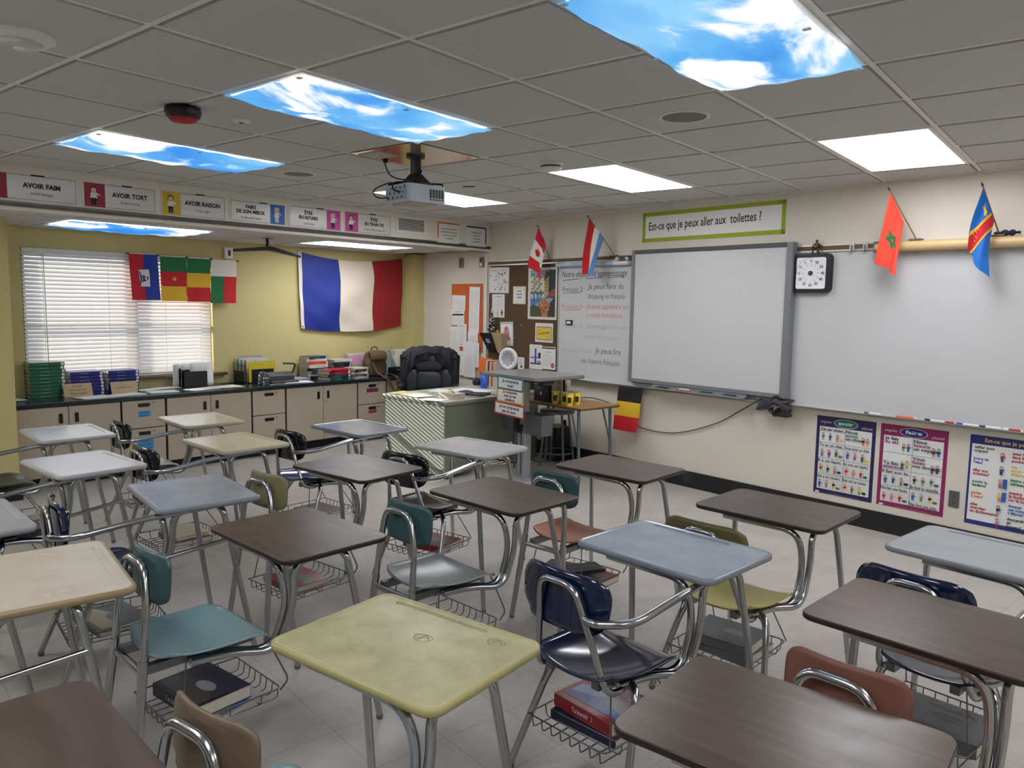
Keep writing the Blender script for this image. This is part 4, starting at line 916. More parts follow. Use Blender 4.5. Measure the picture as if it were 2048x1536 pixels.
def f_con(g, S):
    grid_patch(g, S, 0, 1, 0, 1, FCB, 14, 20)
    def band(g, lo, hi, m, off):
        for k in range(12):
            v0, v1 = k / 12, (k + 1) / 12; c0, c1 = 1.0 - v0 * 1.05, 1.0 - v1 * 1.05
            q = [(min(1, max(0, c0 + lo)), v0), (min(1, max(0, c1 + lo)), v1), (min(1, max(0, c1 + hi)), v1), (min(1, max(0, c0 + hi)), v0)]
            if q[2][0] - q[1][0] > .001 or q[3][0] - q[0][0] > .001: patch(g, S, q, m, off)
    band(g, -.27, .15, FY, .0010); band(g, -.20, .08, FR_, .0020); patch(g, S, star(.45, .15, .2, asp=1.0, rot=.6), FY, .0012) if 0 else patch(g, S, [(.42 + (p[0]) * .24, .15 + p[1] * .075) for p in star(0, 0, 1)], FY, .0012)
stick_flag('stick_flag', 'red and white stick flag with a red leaf, leftmost above the boards', (-2.583, 2.122, .03), (-2.507, 2.437, .275), (-2.525, 2.262, .14), (-2.513, 1.90, .20), (-2.713, 2.032, .20), f_can, .02, .4)
stick_flag('stick_flag', 'red, white and light blue stick flag over the whiteboard handwriting', (-1.659, 2.127, .03), (-1.789, 2.482, .275), (-1.700, 2.285, .14), (-1.78, 1.921, .20), (-1.917, 1.945, .20), f_lux, .018, 1.4)
stick_flag('stick_flag', 'orange-red stick flag with a green star', (1.162, 2.135, .06), (1.0535, 2.455, .275), (1.111, 2.245, .15), (1.113, 1.874, .20), (.966, 1.963, .20), f_mor, .014, .2)
stick_flag('stick_flag', 'blue stick flag with a red diagonal band and yellow star, furthest right', (1.675, 2.135, .06), (1.628, 2.425, .275), (1.667, 2.21, .15), (1.669, 1.855, .20), (1.535, 2.027, .20), f_con, .016, 2.2)
# dark cloth bundle at the foot of the last flag
g = G(); g.grid(lambda u, v: (.075 * (u - .5) * 2, -.025 * math.sin(v * PI) - .01, .016 * math.cos(v * PI) * (1 - abs(2 * u - 1) ** 2) + .006 * math.sin(u * 20 + v * 4)), 14, 10, mat('navy_cloth', (22, 24, 60), .8), True)
tag(g.build('cloth_bundle', None, F(1.725, 2.142, .05), RF, solid=.003), 'small navy cloth bundle at the foot of the rightmost stick flag', 'cloth')
# striped flag hanging from the tray
def hang(name, label, loc, rz, w, h, cells, skew=0.0, wav=.006, group=None, sag=0.0, clips=None, side=1, star_=None, art=None):
    t = thing(name, label, 'flag', loc, rz, group); g = G()
    def S(u, v): 
        return Vector((u * w + skew * v, -.004 - wav * (1 + math.sin(u * 9 + v * 3)) * v * .6 - wav * .4 * (1 + math.sin(v * 12 + u * 3)), -v * h - sag * 4 * u * (1 - u) * (1 if v > .5 else .3) * v + sag * 0))
    for (u0, u1, v0, v1, m) in cells: grid_patch(g, S, u0, u1, v0, v1, m, 10, 12)
    g.build('cloth', t)
    if art: a = G(); art(a, S); a.build('emblem', t)
    return t
hang('wall_flag', 'black, yellow and red flag hanging from the board tray', F(-1.49, .862, .09), RF, .30, .43, [(0, 1, 0, .335, INK), (0, 1, .335, .665, FY), (0, 1, .665, 1, FR_)], -.065, .008)
# cable and rag
CB = mat('black_cable', (30, 28, 26), .5)
g = G().tube(bez([F(.06, .905, .10), F(-.19, .765, .02), F(-.45, .615, .015), F(-.86, .480, .015), F(-1.216, .469, .015), F(-1.42, .52, .015), F(-1.62, .66, .03), F(-1.78, .73, .25), F(-1.72, .70, .52)], 60), .0042, CB, 8)
tag(g.build('cable', None), 'black cable drooping along the wall behind the hanging flag', 'cable')
g = G()
def rag(u, v):
    a = u * 2 * PI; r = .035 + .075 * v; k = 1 + .35 * math.sin(a * 3 + v * 5) + .2 * math.sin(a * 7 + 2)
    return (r * k * math.cos(a) * 1.25, -.035 * (1 - v) - .02 * math.sin(a * 4 + v * 8) - .03, -.055 + r * k * .62 * math.sin(a) + .012 * math.sin(a * 5))
g.grid(rag, 40, 8, mat('dark_rag', (58, 58, 64), .9, noise=.15), True, closeu=True)
tag(g.build('rag', None, F(.19, .905, .06), RF, solid=.004), 'crumpled dark grey rag hanging from the corner of the interactive board', 'rag')

# papers on the bulletin board -------------------------------------------------
Cg = 'papers on the brown bulletin board'
def art_chart(a, w, h):
    a.frame(.01, .01, w - .01, h - .01, .002, GREYINK); a.line([(w / 2, .02), (w / 2, h - .02)], .003, INK); a.text('consonnes', w * .25, h - .04, .014, INK, al='c', w=w * .3); a.text('bonnes', w * .74, h - .04, .014, INK, al='c', w=w * .22); rnd = random.Random(3)
    for k in range(44): x = .03 + rnd.random() * (w - .06); z = .03 + rnd.random() * (h - .09); a.ell(x, z, .006, .008, INK, 7); a.y -= .00018
    for k in range(6): x = w * .55 + rnd.random() * w * .3; z = .04 + rnd.random() * h * .6; a.line([(x, z), (x + .05, z), (x + .05, z + .03)], .002, INK); a.y -= .00018
def doc(n=14, head=None, sub=None, logo=False, dark=False, cols=1):
    def f(a, w, h):
        if head: a.text(head, w / 2, h - .035, min(.016, h * .07), INK, al='c', w=w * .55, bold=.01)
        if dark: a.rect(w * .06, h - .075, w * .94, h - .055, INK)
        for c_ in range(cols): a.lines(w * (.08 + .86 * c_ / cols), w * (.08 + .86 * (c_ + 1) / cols - .03), h - .10 if dark else h - .055, h * .10, n, GREYINK)
        if logo: a.ell(w * .5, h * .10, .008, .010, INK, 10)
    return f
sheet('pinned_paper', 'white chart split in two halves of dots at the top left of the bulletin board', 'paper', F(-3.64, 1.762, .013), RF, .37, .293, WHITE, .0015, Cg, .012, art_chart)
sheet('pinned_paper', 'narrow list sheet with a small dark figure below the dotted chart', 'paper', F(-3.565, 1.478, .0135), RF, .225, .268, WHITE, .0013, Cg, 0, lambda a, w, h: (doc(16, 'Liste', cols=3)(a, w, h), a.person(w * .8, .02, .08, INK, INK, INK)))
sheet('pinned_paper', 'cream framed card reading Always make new mistakes', 'paper', F(-3.192, 1.638, .013), RF, .215, .197, PAPER2, .0018, Cg, .01, lambda a, w, h: (a.rect(.02, .022, w - .025, h - .03, WHITE), a.text('Always', w / 2, h * .70, .017, INK, al='c', bold=.03), a.text('make new', w / 2, h * .52, .017, INK, al='c', bold=.03), a.text('mistakes', w / 2, h * .34, .017, INK, al='c', bold=.03), a.line([(w * .35, h * .2), (w * .65, h * .2)], .002, GREYINK)))
def art_city(a, w, h):
    """generic painted river street"""
    x0, x1, z0, z1 = .04, w - .045, .03, h - .025; P = lambda n, c: mat('paint_' + n, c, .6, noise=.25, scale=70); X = lambda u: x0 + (x1 - x0) * u; Z = lambda v: z0 + (z1 - z0) * v
    a.rect(x0, z0, x1, z1, P('sky', (120, 164, 196))); a.poly([(X(0), Z(.55)), (X(.7), Z(.5)), (X(.72), Z(.8)), (X(.35), Z(.92)), (X(0), Z(.85))], P('haze', (206, 200, 190)))
    a.poly([(X(0), Z(.22)), (X(.45), Z(.34)), (X(.62), Z(.5)), (X(0), Z(.5))], P('water', (86, 124, 168))); a.rect(X(0), Z(.47), X(.6), Z(.53), P('bridge', (60, 96, 92)))
    for k in range(4): a.ell(X(.07 + .15 * k), Z(.44), (x1 - x0) * .055, (z1 - z0) * .06, P('arch', (176, 190, 196)), 14)
    a.poly([(X(.56), Z(.45)), (X(.72), Z(.5)), (X(.72), Z(.9)), (X(.64), Z(.95)), (X(.56), Z(.78))], P('house', (196, 156, 84))); a.poly([(X(.54), Z(.77)), (X(.64), Z(1)), (X(.78), Z(.92)), (X(.72), Z(.86))], P('roof', (92, 52, 44)))
    a.rect(X(.74), Z(.4), X(1), Z(1), P('dark', (42, 50, 50)))
    for k in range(3):
        for q in range(4): a.rect(X(.585 + .045 * k), Z(.54 + .07 * q), X(.605 + .045 * k), Z(.575 + .07 * q), P('win', (70, 56, 40))); a.y -= .00018
    a.poly([(X(.6), Z(.38)), (X(1), Z(.45)), (X(1), Z(.62)), (X(.84), Z(.56))], P('awning', (150, 70, 50))); a.poly([(X(.2), Z(.0)), (X(1), Z(0)), (X(.9), Z(.2)), (X(.55), Z(.42)), (X(.42), Z(.3))], P('street', (180, 110, 66)))
    a.poly([(X(0), Z(0)), (X(.5), Z(0)), (X(.4), Z(.2)), (X(.12), Z(.26)), (X(0), Z(.2))], P('bush', (70, 76, 44))); a.poly([(X(.7), Z(0)), (X(1), Z(0)), (X(1), Z(.44)), (X(.8), Z(.3))], P('stall', (58, 50, 40)))
    for tx in (.16, .36): 
        a.line([(X(tx), Z(.2)), (X(tx + .01), Z(.75)), (X(tx - .01), Z(.93))], .008, P('trunk', (52, 48, 40)))
        for k in range(9): a.ell(X(tx + .09 * math.sin(k * 2.1)), Z(.5 + .05 * k), .018, .012, P('leaf', (112, 126, 84)), 8); a.y -= .00018
    for k in range(9): a.person(X(.45 + .045 * k), Z(.14 + .06 * math.sin(k * 1.7)), .04, SH[k % 8], INK, INK); 
sheet('art_print', 'framed print of a painted riverside street with trees, behind the leaf flag', 'picture', F(-2.935, 1.473, .013), RF, .482, .56, mat('print_border', (214, 212, 204), .6), .003, Cg, 0, art_city)
sheet('pinned_paper', 'drawing of a pink cartoon creature with a patterned border', 'paper', F(-3.40, 1.150, .013), RF, .225, .275, WHITE, .0014, Cg, -.05, lambda a, w, h: ([a.ell(.012 + (w - .024) * (k % 10) / 9.0, .014 if k < 10 else h - .014, .006, .007, INK, 6) for k in range(20)], [a.ell(.010 if k % 2 else w - .010, .03 + (h - .06) * k / 11, .005, .007, INK, 6) for k in range(12)], a.ell(w * .5, h * .5, w * .22, h * .18, mat('pink_print', (196, 120, 136), .7)), a.ell(w * .5, h * .7, w * .16, h * .12, mat('pink_print', (196, 120, 136), .7)), a.ell(w * .3, h * .42, w * .08, h * .1, RED), a.ell(w * .7, h * .3, w * .1, h * .1, mat('pink_print', (196, 120, 136), .7)), a.ell(w * .45, h * .72, .005, .007, INK, 8), a.ell(w * .56, h * .72, .005, .007, INK, 8)))
sheet('pinned_paper', 'white notice with a yellow rounded sign in its middle', 'paper', F(-2.806, 1.226, .013), RF, .28, .208, WHITE, .0014, Cg, 0, lambda a, w, h: (a.poly(rrect(.018, w - .012, .026, h - .038, .016, 4), BLUEP), a.poly(rrect(.026, w - .020, .034, h - .046, .012, 4), YEL), a.text('This is a', .04, h * .60, .013, INK), a.text('PHONE-FREE', w / 2, h * .42, .024, INK, al='c', w=w * .62, bold=.02, ang=.12), a.text('classroom', w * .85, h * .26, .012, INK, al='r'), a.text('interpersonnel', w / 2, h - .027, .014, GREYINK, al='c', w=w * .85), a.text('interpretation', w / 2, .006, .014, GREYINK, al='c', w=w * .85)))
sheet('pinned_paper', 'blue and grey timetable sheet left of the certificate', 'paper', F(-2.895, .925, .013), RF, .205, .27, WHITE, .0014, Cg, 0, lambda a, w, h: (a.rect(.02, h - .04, w - .02, h - .015, PAPER2), a.rect(w * .42, h * .25, w * .56, h * .84, BLUEP), a.rect(w * .1, h * .45, w * .9, h * .5, BLUEP), a.lines(.02, w * .4, h * .8, h * .1, 10, GREYINK), a.rect(w * .62, h * .25, w * .92, h * .35, GREYINK), a.rect(w * .08, h * .2, w * .9, h * .25, INK), a.rect(w * .7, h * .5, w * .9, h * .68, INK)))
sheet('pinned_paper', 'certificate with a dark top ornament and a brown seal', 'paper', F(-2.695, .935, .0145), RF, .23, .245, WHITE, .0013, Cg, -.02, lambda a, w, h: ([a.ell(.02 + (w - .04) * k / 8, h - .016, .012, .010, INK, 8) for k in range(9)], a.text('Certificat', w / 2, h * .74, .014, INK, al='c', w=w * .4), a.lines(.02, w - .03, h * .66, h * .2, 9, GREYINK, .0015), a.ell(w * .78, h * .18, .026, .026, BC, 18), a.ell(w * .78, h * .18, .014, .014, ORANGE, 14)))
sheet('pinned_paper', 'small white card with a tiny sketch, under the bulletin board middle', 'paper', F(-3.092, .905, .013), RF, .112, .135, WHITE, .0014, Cg, 0, lambda a, w, h: (a.text('Hors', w / 2, h * .75, .012, INK, al='c', bold=.02), a.lines(.02, w - .02, h * .6, h * .45, 3, INK), a.poly([(w * .4, h * .1), (w * .8, h * .2), (w * .5, h * .36)], INK)))
g = G().lathe([(0, 0), (.006, .001), (.004, .006)], WPLAST, 8, Matrix.Translation((0, 0, 0)) @ Matrix.Rotation(PI / 2, 4, 'X')); tag(g.build('push_pin', None, F(-3.05, 1.40, .013), RF), 'single push pin in the empty middle of the bulletin board', 'pin')
# orange board
t = tag(G().box(0, .62, -.012, 0, 0, .82, mat('orange_felt', (196, 98, 44), .9, noise=.05)).build('orange_board', None, F(-4.375, 1.05), RF, bev=.002), 'orange pinboard on the beige wall behind the office chair', 'bulletin board')
Og = 'papers pinned on and below the orange board'
P_ = [(-4.365, 1.545, .275, .19, 'upper left timetable sheet on the orange board', doc(7, None, logo=False, cols=3)), (-4.362, 1.36, .26, .195, 'table sheet with a black header bar on the orange board', doc(5, 'Horaire', dark=True, cols=3)),
      (-4.012, 1.285, .205, .55, 'tall narrow list down the right side of the orange board', doc(34, None, cols=2)), (-4.022, 1.165, .20, .125, 'small ruled slip just below the tall list', doc(5)),
      (-4.37, 1.045, .185, .30, 'sheet half hidden behind the tilted memo', doc(14)), (-4.232, 1.10, .19, .285, 'memo with a small black mark, overlapping the other sheets', doc(13, 'Note', logo=True)),
      (-4.11, .87, .32, .30, 'faint map sheet at the lower right of the orange board', doc(8, None, cols=3)), (-4.37, .745, .285, .30, 'large faint sheet at the bottom left below the orange board', doc(12, None, cols=2)), (-4.078, .735, .225, .315, 'ruled sheet hanging lowest below the orange board', doc(17))]
for k, (s, z, w, h, lab, ar) in enumerate(P_): sheet('pinned_paper', lab, 'paper', F(s, z, .0135 + .0022 * k), RF, w, h, WHITE, .0012, Og, random.Random(k).uniform(-.03, .03), ar)
# plates on the beige wall
def plate(label, s, z, w, h, extra):
    t = thing('wall_sensor', label, 'wall plate', F(s, z), RF); G().box(0, w, -.02, 0, 0, h, mat('sensor_tan', (132, 120, 100), .5)).build('cover', t, bev=.003); extra(t)
plate('plain tan thermostat plate on the beige wall above the orange board', -4.222, 2.065, .08, .122, lambda t: G().box(.03, .06, -.023, -.0195, .02, .1, mat('sensor_dark', (98, 88, 72), .5)).build('grille', t))
plate('tan double switch plate near the bulletin board corner', -3.815, 2.062, .075, .122, lambda t: (G().box(.015, .06, -.026, -.0195, .07, .105, DGREY).build('button', t), G().box(.02, .055, -.024, -.0195, .015, .05, WPLAST).build('button', t)))
# wedge speaker
t = thing('wall_speaker', 'tan wedge shaped wall speaker with a black front, on the bulletin board edge', 'speaker', F(-3.44, 1.07, .0), RF)
TAN = mat('speaker_tan', (172, 154, 118), .5)
g = G(); v = [(-.13, -.20, .23), (.17, -.13, .23), (.17, -.015, .23), (-.05, -.015, .23), (-.04, -.12, .0), (.15, -.07, .0), (.15, -.015, .0), (-.0, -.015, .0)]
g.add(v, [(3, 2, 1, 0), (4, 5, 6, 7), (1, 2, 6, 5), (2, 3, 7, 6), (0, 1, 5, 4), (3, 0, 4, 7)], TAN); g.build('cabinet', t, bev=.004)
q = [Vector(v[i]) for i in (3, 0, 4, 7)]; nn = Vector((-1, -.4, -.2)) * .006
g = G(); c0 = sum(q, Vector()) / 4; q2 = [c0 + (p - c0) * .93 for p in q]; g.add([p + nn * .2 for p in q2] + [p + nn for p in q2], [(4, 5, 6, 7), (0, 1, 5, 4), (1, 2, 6, 5), (2, 3, 7, 6), (3, 0, 4, 7)], BLACKM); g.build('grille', t)
q = [Vector(v[i]) for i in (0, 1, 5, 4)]; c0 = sum(q, Vector()) / 4
wb_ = G(); P4 = [Vector(v[0]).lerp(Vector(v[1]), .02), Vector(v[0]).lerp(Vector(v[1]), .58), Vector(v[4]).lerp(Vector(v[5]), .62), Vector(v[4]).lerp(Vector(v[5]), .02)]; off = Vector((0, -.004, -.001))
wb_.add([p + off for p in P4] + [p + off * .1 for p in P4], [(0, 3, 2, 1), (0, 1, 5, 4), (1, 2, 6, 5), (2, 3, 7, 6), (3, 0, 4, 7)], BLACKM); wb_.build('black_front', t)
c0 = sum(P4, Vector()) / 4 + off * 1.2; wx = (P4[1] - P4[0]).normalized(); wz = (P4[0] - P4[3]).normalized(); g = G(); g.add([c0 - wx * .03 - wz * .0, c0 + wx * .025, c0 + wx * .025 + wz * .055, c0 - wx * .03 + wz * .055], [(0, 1, 2, 3)], mat('lilac_note', (150, 140, 190), .7)); g.build('sticker', t)
# beaded tower ornament and ball
g = G(); rnd = random.Random(5); SPK = mat('speckled_bead', (52, 36, 40), .4, noise=.5, scale=90)
for k in range(26):
    z = .005 + k * .0092; r = max(.006, .045 * (1 - k / 27.0) ** 1.6 + .006)
    n = max(2, int(7 - k * .22))
    for j in range(n): an = j * 2 * PI / n + k * .8; g.lathe([(0, -.008), (.008, -.003), (.008, .003), (0, .008)], SPK if rnd.random() < .75 else WPLAST, 7, Matrix.Translation((r * math.cos(an), r * math.sin(an), z)))
g.cyl((0, 0, .235), (0, 0, .275), .007, WPLAST, 8)
tag(g.build('bead_tower', None, F(-3.50, 1.306, .07), RF), 'dark beaded tower ornament standing on the wedge speaker', 'ornament')
tag(G().lathe([(0, -.018), (.012, -.013), (.018, 0), (.012, .013), (0, .018)], mat('yellow_ball', (190, 172, 70), .5), 14).build('yellow_ball', None, F(-3.385, 1.318, .075), RF), 'small yellow ball on the wedge speaker beside the beaded tower', 'ball')
tag(G().box(-.045, .045, -.012, 0, -.026, .026, BLACK).box(-.028, .028, -.0135, -.012, -.014, .014, WPLAST).build('mini_timer', None, F(-2.277, 1.453, .0145), RF, bev=.004), 'mini black digital timer stuck on the whiteboard beside the green writing', 'timer')

# ================================================================== SOFFIT CARDS, VENT
Sg = 'phrase cards on the soffit'
PINK = mat('card_magenta', (196, 70, 150), .5, noise=0); CRIM = mat('card_crimson', (150, 34, 58), .5, noise=0); CYEL = mat('card_yellow', (206, 178, 40), .5, noise=0); CBLU = mat('card_blue', (36, 110, 184), .5, noise=0); LAM = mat('laminated_card', (214, 212, 206), .22, noise=.01)
def phrase(lines, sub, colour, left, who):
    def f(a, w, h):
        a.frame(.012, .012, w - .012, h - .012, .0025, INK); pw = w * .27
        x0 = .010 if left else w - .010 - pw; a.rect(x0, .010, x0 + pw, h - .010, colour); cx = x0 + pw * .45
        who(a, cx, h); tx = (x0 + pw + w - .02) / 2 if left else (x0 + .012) / 2
        n = len(lines)
        for k, l in enumerate(lines):
            g_ = text_geo(l, .035); hh = .034 if n == 1 else .030; a.text(l, tx, h * (.50 if n == 1 else .64 - .22 * k), hh, INK, al='c', w=min(w * .60, (g_[3] - g_[2]) / .7 * hh * .92), bold=.035)
        a.text(sub, tx, h * (.26 if n == 1 else .18), .020, DGREY, al='c')
        a.rect(w * .52, h - .014, w * .66, h - .004, INK)
    return f
grin = lambda a, cx, h: (a.ell(cx - .005, h * .55, .05, .055, GREYINK, 22), a.ell(cx, h * .48, .034, .036, CRIM, 18), [a.poly([(cx - .045 + .016 * k, h * .72), (cx - .037 + .016 * k, h * .90), (cx - .029 + .016 * k, h * .72)], WHITE) for k in range(5)])
pp = lambda s, h_, p: (lambda a, cx, h: a.person(cx, .025, h * .72, s, h_, p))
def mk(b0, b1, z0, z1, label, art): 
    o = sheet('phrase_card', label, 'card', Wd(b0, z0, MS + .002), RW, b1 - b0, z1 - z0, LAM, .0016, Sg, 0, art)
mk(.36, .995, 2.308, 2.503, 'crimson phrase card reading AVOIR FAIM, cut by the left edge', phrase(['AVOIR FAIM'], 'to be hungry', CRIM, True, grin))
mk(1.030, 1.570, 2.306, 2.502, 'crimson phrase card reading AVOIR TORT', phrase(['AVOIR TORT'], 'to be wrong', CRIM, True, pp(WHITE, INK, INK)))
mk(1.608, 2.155, 2.302, 2.505, 'yellow phrase card reading AVOIR RAISON', phrase(['AVOIR RAISON'], 'to be right', CYEL, True, pp(WHITE, INK, INK)))
mk(2.189, 2.730, 2.307, 2.498, 'phrase card reading FAIRE DE SON MIEUX with a blue picture at its right', phrase(['FAIRE', 'DE SON MIEUX'], "to do one's best", CBLU, False, pp(WHITE, WHITE, WHITE)))
mk(2.760, 3.333, 2.304, 2.508, 'phrase card reading ÊTRE EN RETARD with a magenta picture at its right', phrase(['ÊTRE', 'EN RETARD'], 'to be late', PINK, False, pp(WHITE, WHITE, INK)))
mk(3.368, 3.945, 2.306, 2.513, 'phrase card reading ÊTRE EN TRAIN DE with a magenta picture at its left', phrase(['ÊTRE', 'EN TRAIN DE'], 'to be in the process of', PINK, True, pp(WHITE, INK, INK)))
t = thing('air_vent', 'white louvred air vent in the soffit beside the last magenta card', 'vent', Wd(4.008, 2.358, MS), RW); w, h = .415, .174
G().box(0, w, -.008, 0, 0, .025, WPLAST).box(0, w, -.008, 0, h - .025, h, WPLAST).box(0, .033, -.008, 0, .025, h - .025, WPLAST).box(w - .033, w, -.008, 0, .025, h - .025, WPLAST).build('frame', t, bev=.002)
G().box(.033, w - .033, -.002, -.001, .025, h - .025, BLACKM).build('duct', t); g = G()
for k in range(8): z = .032 + k * .0158; g.box(.033, w - .033, -.010, -.003, z, z + .0055, WPLAST, T=None)
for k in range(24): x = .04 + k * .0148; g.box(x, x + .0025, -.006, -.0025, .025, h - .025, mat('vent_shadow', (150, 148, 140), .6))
g.build('louvres', t)
def corner_sign(b0, z0, w, h, lab, m, right, lines):
    def f(a, w_, h_):
        a.rect(0, h_ - .016, w_, h_, m); a.rect(*((w_ - .018, 0.03, w_, h_) if right else (0, .05, .018, h_)), m)
        for k, l in enumerate(lines): a.text(l, w_ / 2 + (0 if right else .01), h_ * .66 - .034 * k, .0155, INK, al='c', w=min(w_ * .74, len(l) * .0115), bold=.02)
    sheet('quote_sign', lab, 'sign', Wd(b0, z0, MS + .002), RW, w, h, WHITE, .0016, 'quote signs on the soffit', 0, f)
corner_sign(4.585, 2.292, .33, .222, 'quote sign with an orange corner bar on the soffit', ORANGE, False, ['The process of nature is', 'remarkable. But the power', 'is more in yourself', '- Voltaire'])
corner_sign(5.022, 2.285, .325, .222, 'quote sign with a dark blue corner bar, nearest the room corner', DEEPB, True, ['Not everything', 'should be', 'remarkable', '- attributed'])

# ================================================================== WINDOW WALL FLAGS
fg = 'small flags hung in a row over the window blind'
mF = -4.44
def wflag(b, z, w, h, cells, lab, skew=0, art=None, wav=.006):
    t = hang('small_flag', lab, Wd(b, z, mF), RW, w, h, cells, skew, wav, fg, 0, art=art)
    G().cyl((-.005, 0, 0.004), (w + .005, 0, .004), .006, WPLAST, 8).build('sleeve', t); return t
def haiti(g, S):
    patch(g, S, [(.30, .335), (.66, .325), (.66, .70), (.32, .70)], FW, .0016); B = FB
    for p in ([(.38, .42), (.5, .5), (.44, .56)], [(.38, .62), (.5, .56), (.44, .5)], [(.42, .46), (.54, .48), (.48, .53), (.55, .58), (.42, .6)]): patch(g, S, p, B, .0028)
    patch(g, S, [(.31, .36), (.335, .36), (.40, .52), (.335, .69), (.31, .69), (.37, .52)], INK, .0028); patch(g, S, [(.44, .5), (.5, .5), (.5, .55), (.44, .55)], FR_, .0036); patch(g, S, [(.56, .48), (.60, .47), (.61, .55), (.57, .56)], INK, .0028)
wflag(1.925, 2.062, .275, .445, [(0, .49, 0, 1, FR_), (.49, 1, 0, 1, FB)], 'red and blue flag with a white emblem panel, first in the row over the blind', .02, haiti)
wflag(2.225, 2.052, .268, .44, [(0, 1, 0, .335, FG_), (0, 1, .335, .665, FR_), (0, 1, .665, 1, FY)], 'green, red and yellow flag with a yellow star over the blind', 0, lambda g, S: patch(g, S, [(.52 + p[0] * .115, .50 + p[1] * .07) for p in star(0, 0, 1)], FY, .0016))
wflag(2.495, 2.048, .255, .44, [(0, 1, 0, .335, FG_), (0, 1, .335, .665, FY), (0, 1, .665, 1, FR_)], 'green, yellow and red flag without a star, third in the row over the blind', -.01)
wflag(2.755, 2.042, .285, .445, [(0, 1, 0, .37, FW), (0, .5, .37, 1, FG_), (.5, 1, .37, 1, FR_)], 'white, green and red flag at the right end of the row over the blind', -.02)
for b, l in ((1.92, 'black clip at the left end of the row of small flags'), (2.203, 'black clip between the first and second small flag'), (2.497, 'black clip between the two green topped flags'), (2.755, 'black clip before the white, green and red flag'), (3.048, 'black clip at the right end of the row of small flags')):
    tag(G().box(-.014, .014, -.012, .004, -.006, .008, BLACK).cyl((0, -.004, .0), (0, .07, .0), .002, BLACK, 6).build('hanging_clip', None, Wd(b, 2.062 - (b - 1.92) * .015, mF), RW, bev=.001), l, 'clip', 'clips holding the small flags')
# big striped flag, sagging between its upper corners
t = thing('large_flag', 'large blue, white and red flag pinned to the yellow wall', 'flag', Wd(3.84, 2.20, -4.50), RW)
def SF(u, v):
    w = 1.525; top = -.085 * 4 * u * (1 - u) * (1 - .25 * u) ; left = .03 * v - .008 * math.sin(v * PI); right = -.015 * v + .012 * math.sin(v * PI * 1.5)
    x = left + (w + right - left) * u + (.014 * math.sin(v * 7) * math.sin(u * PI)); bot = -.885 - .055 * 4 * u * (1 - u) + .012 * u
    z = top * (1 - v) + bot * v + (-.012 if u > .98 else 0) * 0; y = -.012 - .016 * (1 + math.sin((u * 1.1 + v * .9) * 9)) * math.sin(u * PI) * (.4 + .6 * v) - .010 * (1 + math.sin((u - v) * 16)) * .5 * (.2 + v) - .03 * math.sin(u * PI) * math.sin(v * PI)
    return (x, y, z)
BFB, BFW, BFR = mat('big_flag_blue', (24, 48, 138), .6, noise=.04, scale=20), mat('big_flag_white', (222, 212, 192), .65, noise=.03, scale=20), mat('big_flag_red', (150, 26, 34), .6, noise=.04, scale=20)
g = G(); grid_patch(g, SF, .02, .35, 0, 1, BFB, 16, 36); grid_patch(g, SF, .35, .678, 0, 1, BFW, 16, 36); grid_patch(g, SF, .678, 1, 0, 1, BFR, 16, 36); g.build('cloth', t)
g = G(); grid_patch(g, SF, -.008, .02, 0, 1, FW, 2, 36); g.build('heading', t)
for u, v, nm in ((.006, .025, 'grommet'), (.006, .975, 'grommet')):
    p = Vector(SF(u, v)); G().cyl(p + Vector((0, -.006, 0)), p + Vector((0, .002, 0)), .008, mat('brass', (120, 96, 50), .4, .8), 12).build(nm, t)
tag(G().cyl((0, -.012, 0), (0, .006, 0), .005, BLACK, 8).build('push_pin', None, Wd(3.845, 2.205, -4.512), RW), 'pin holding the upper left corner of the large flag', 'pin')
# antenna bar hanging from the low ceiling and white box behind it
t = thing('access_point', 'black roof-shaped antenna bar hanging from the low ceiling before the yellow wall', 'antenna', Wd(2.98, ZL, -3.70), RW)
G().cyl((0, 0, 0), (0, 0, -.09), .017, BLACK, 14).box(-.04, .04, -.04, .04, -.006, 0, BLACK).build('pole', t)
g = G(); v = []
for x, z0, z1, d in ((-.36, -.155, -.128, .02), (-.02, -.125, -.085, .05), (.03, -.125, -.085, .05), (.37, -.175, -.150, .02)): v += [(x, -d, z0), (x, d, z0), (x, d, z1), (x, -d, z1)]
f = [(3, 2, 1, 0), (12, 13, 14, 15)]
for k in range(3): o_k = 4 * k; f += [(o_k + i, o_k + (i + 1) % 4, o_k + 4 + (i + 1) % 4, o_k + 4 + i) for i in range(4)]
g.add(v, f, BLACK); g.build('housing', t, bev=.004)
G().tube(bez([(0.0, -.02, -.02), (.035, -.045, -.055), (.02, -.03, -.09), (-.06, -.03, -.095), (-.1, 0, -.10)], 24), .004, WPLAST, 6).build('cord', t)
tag(G().box(-.045, .045, -.035, 0, -.06, .06, WPLAST).box(-.012, .012, -.045, -.035, -.03, .03, BLACK).build('junction_box', None, Wd(2.985, 2.13, MW), RW, bev=.004), 'white junction box on the yellow wall behind the antenna bar', 'box')

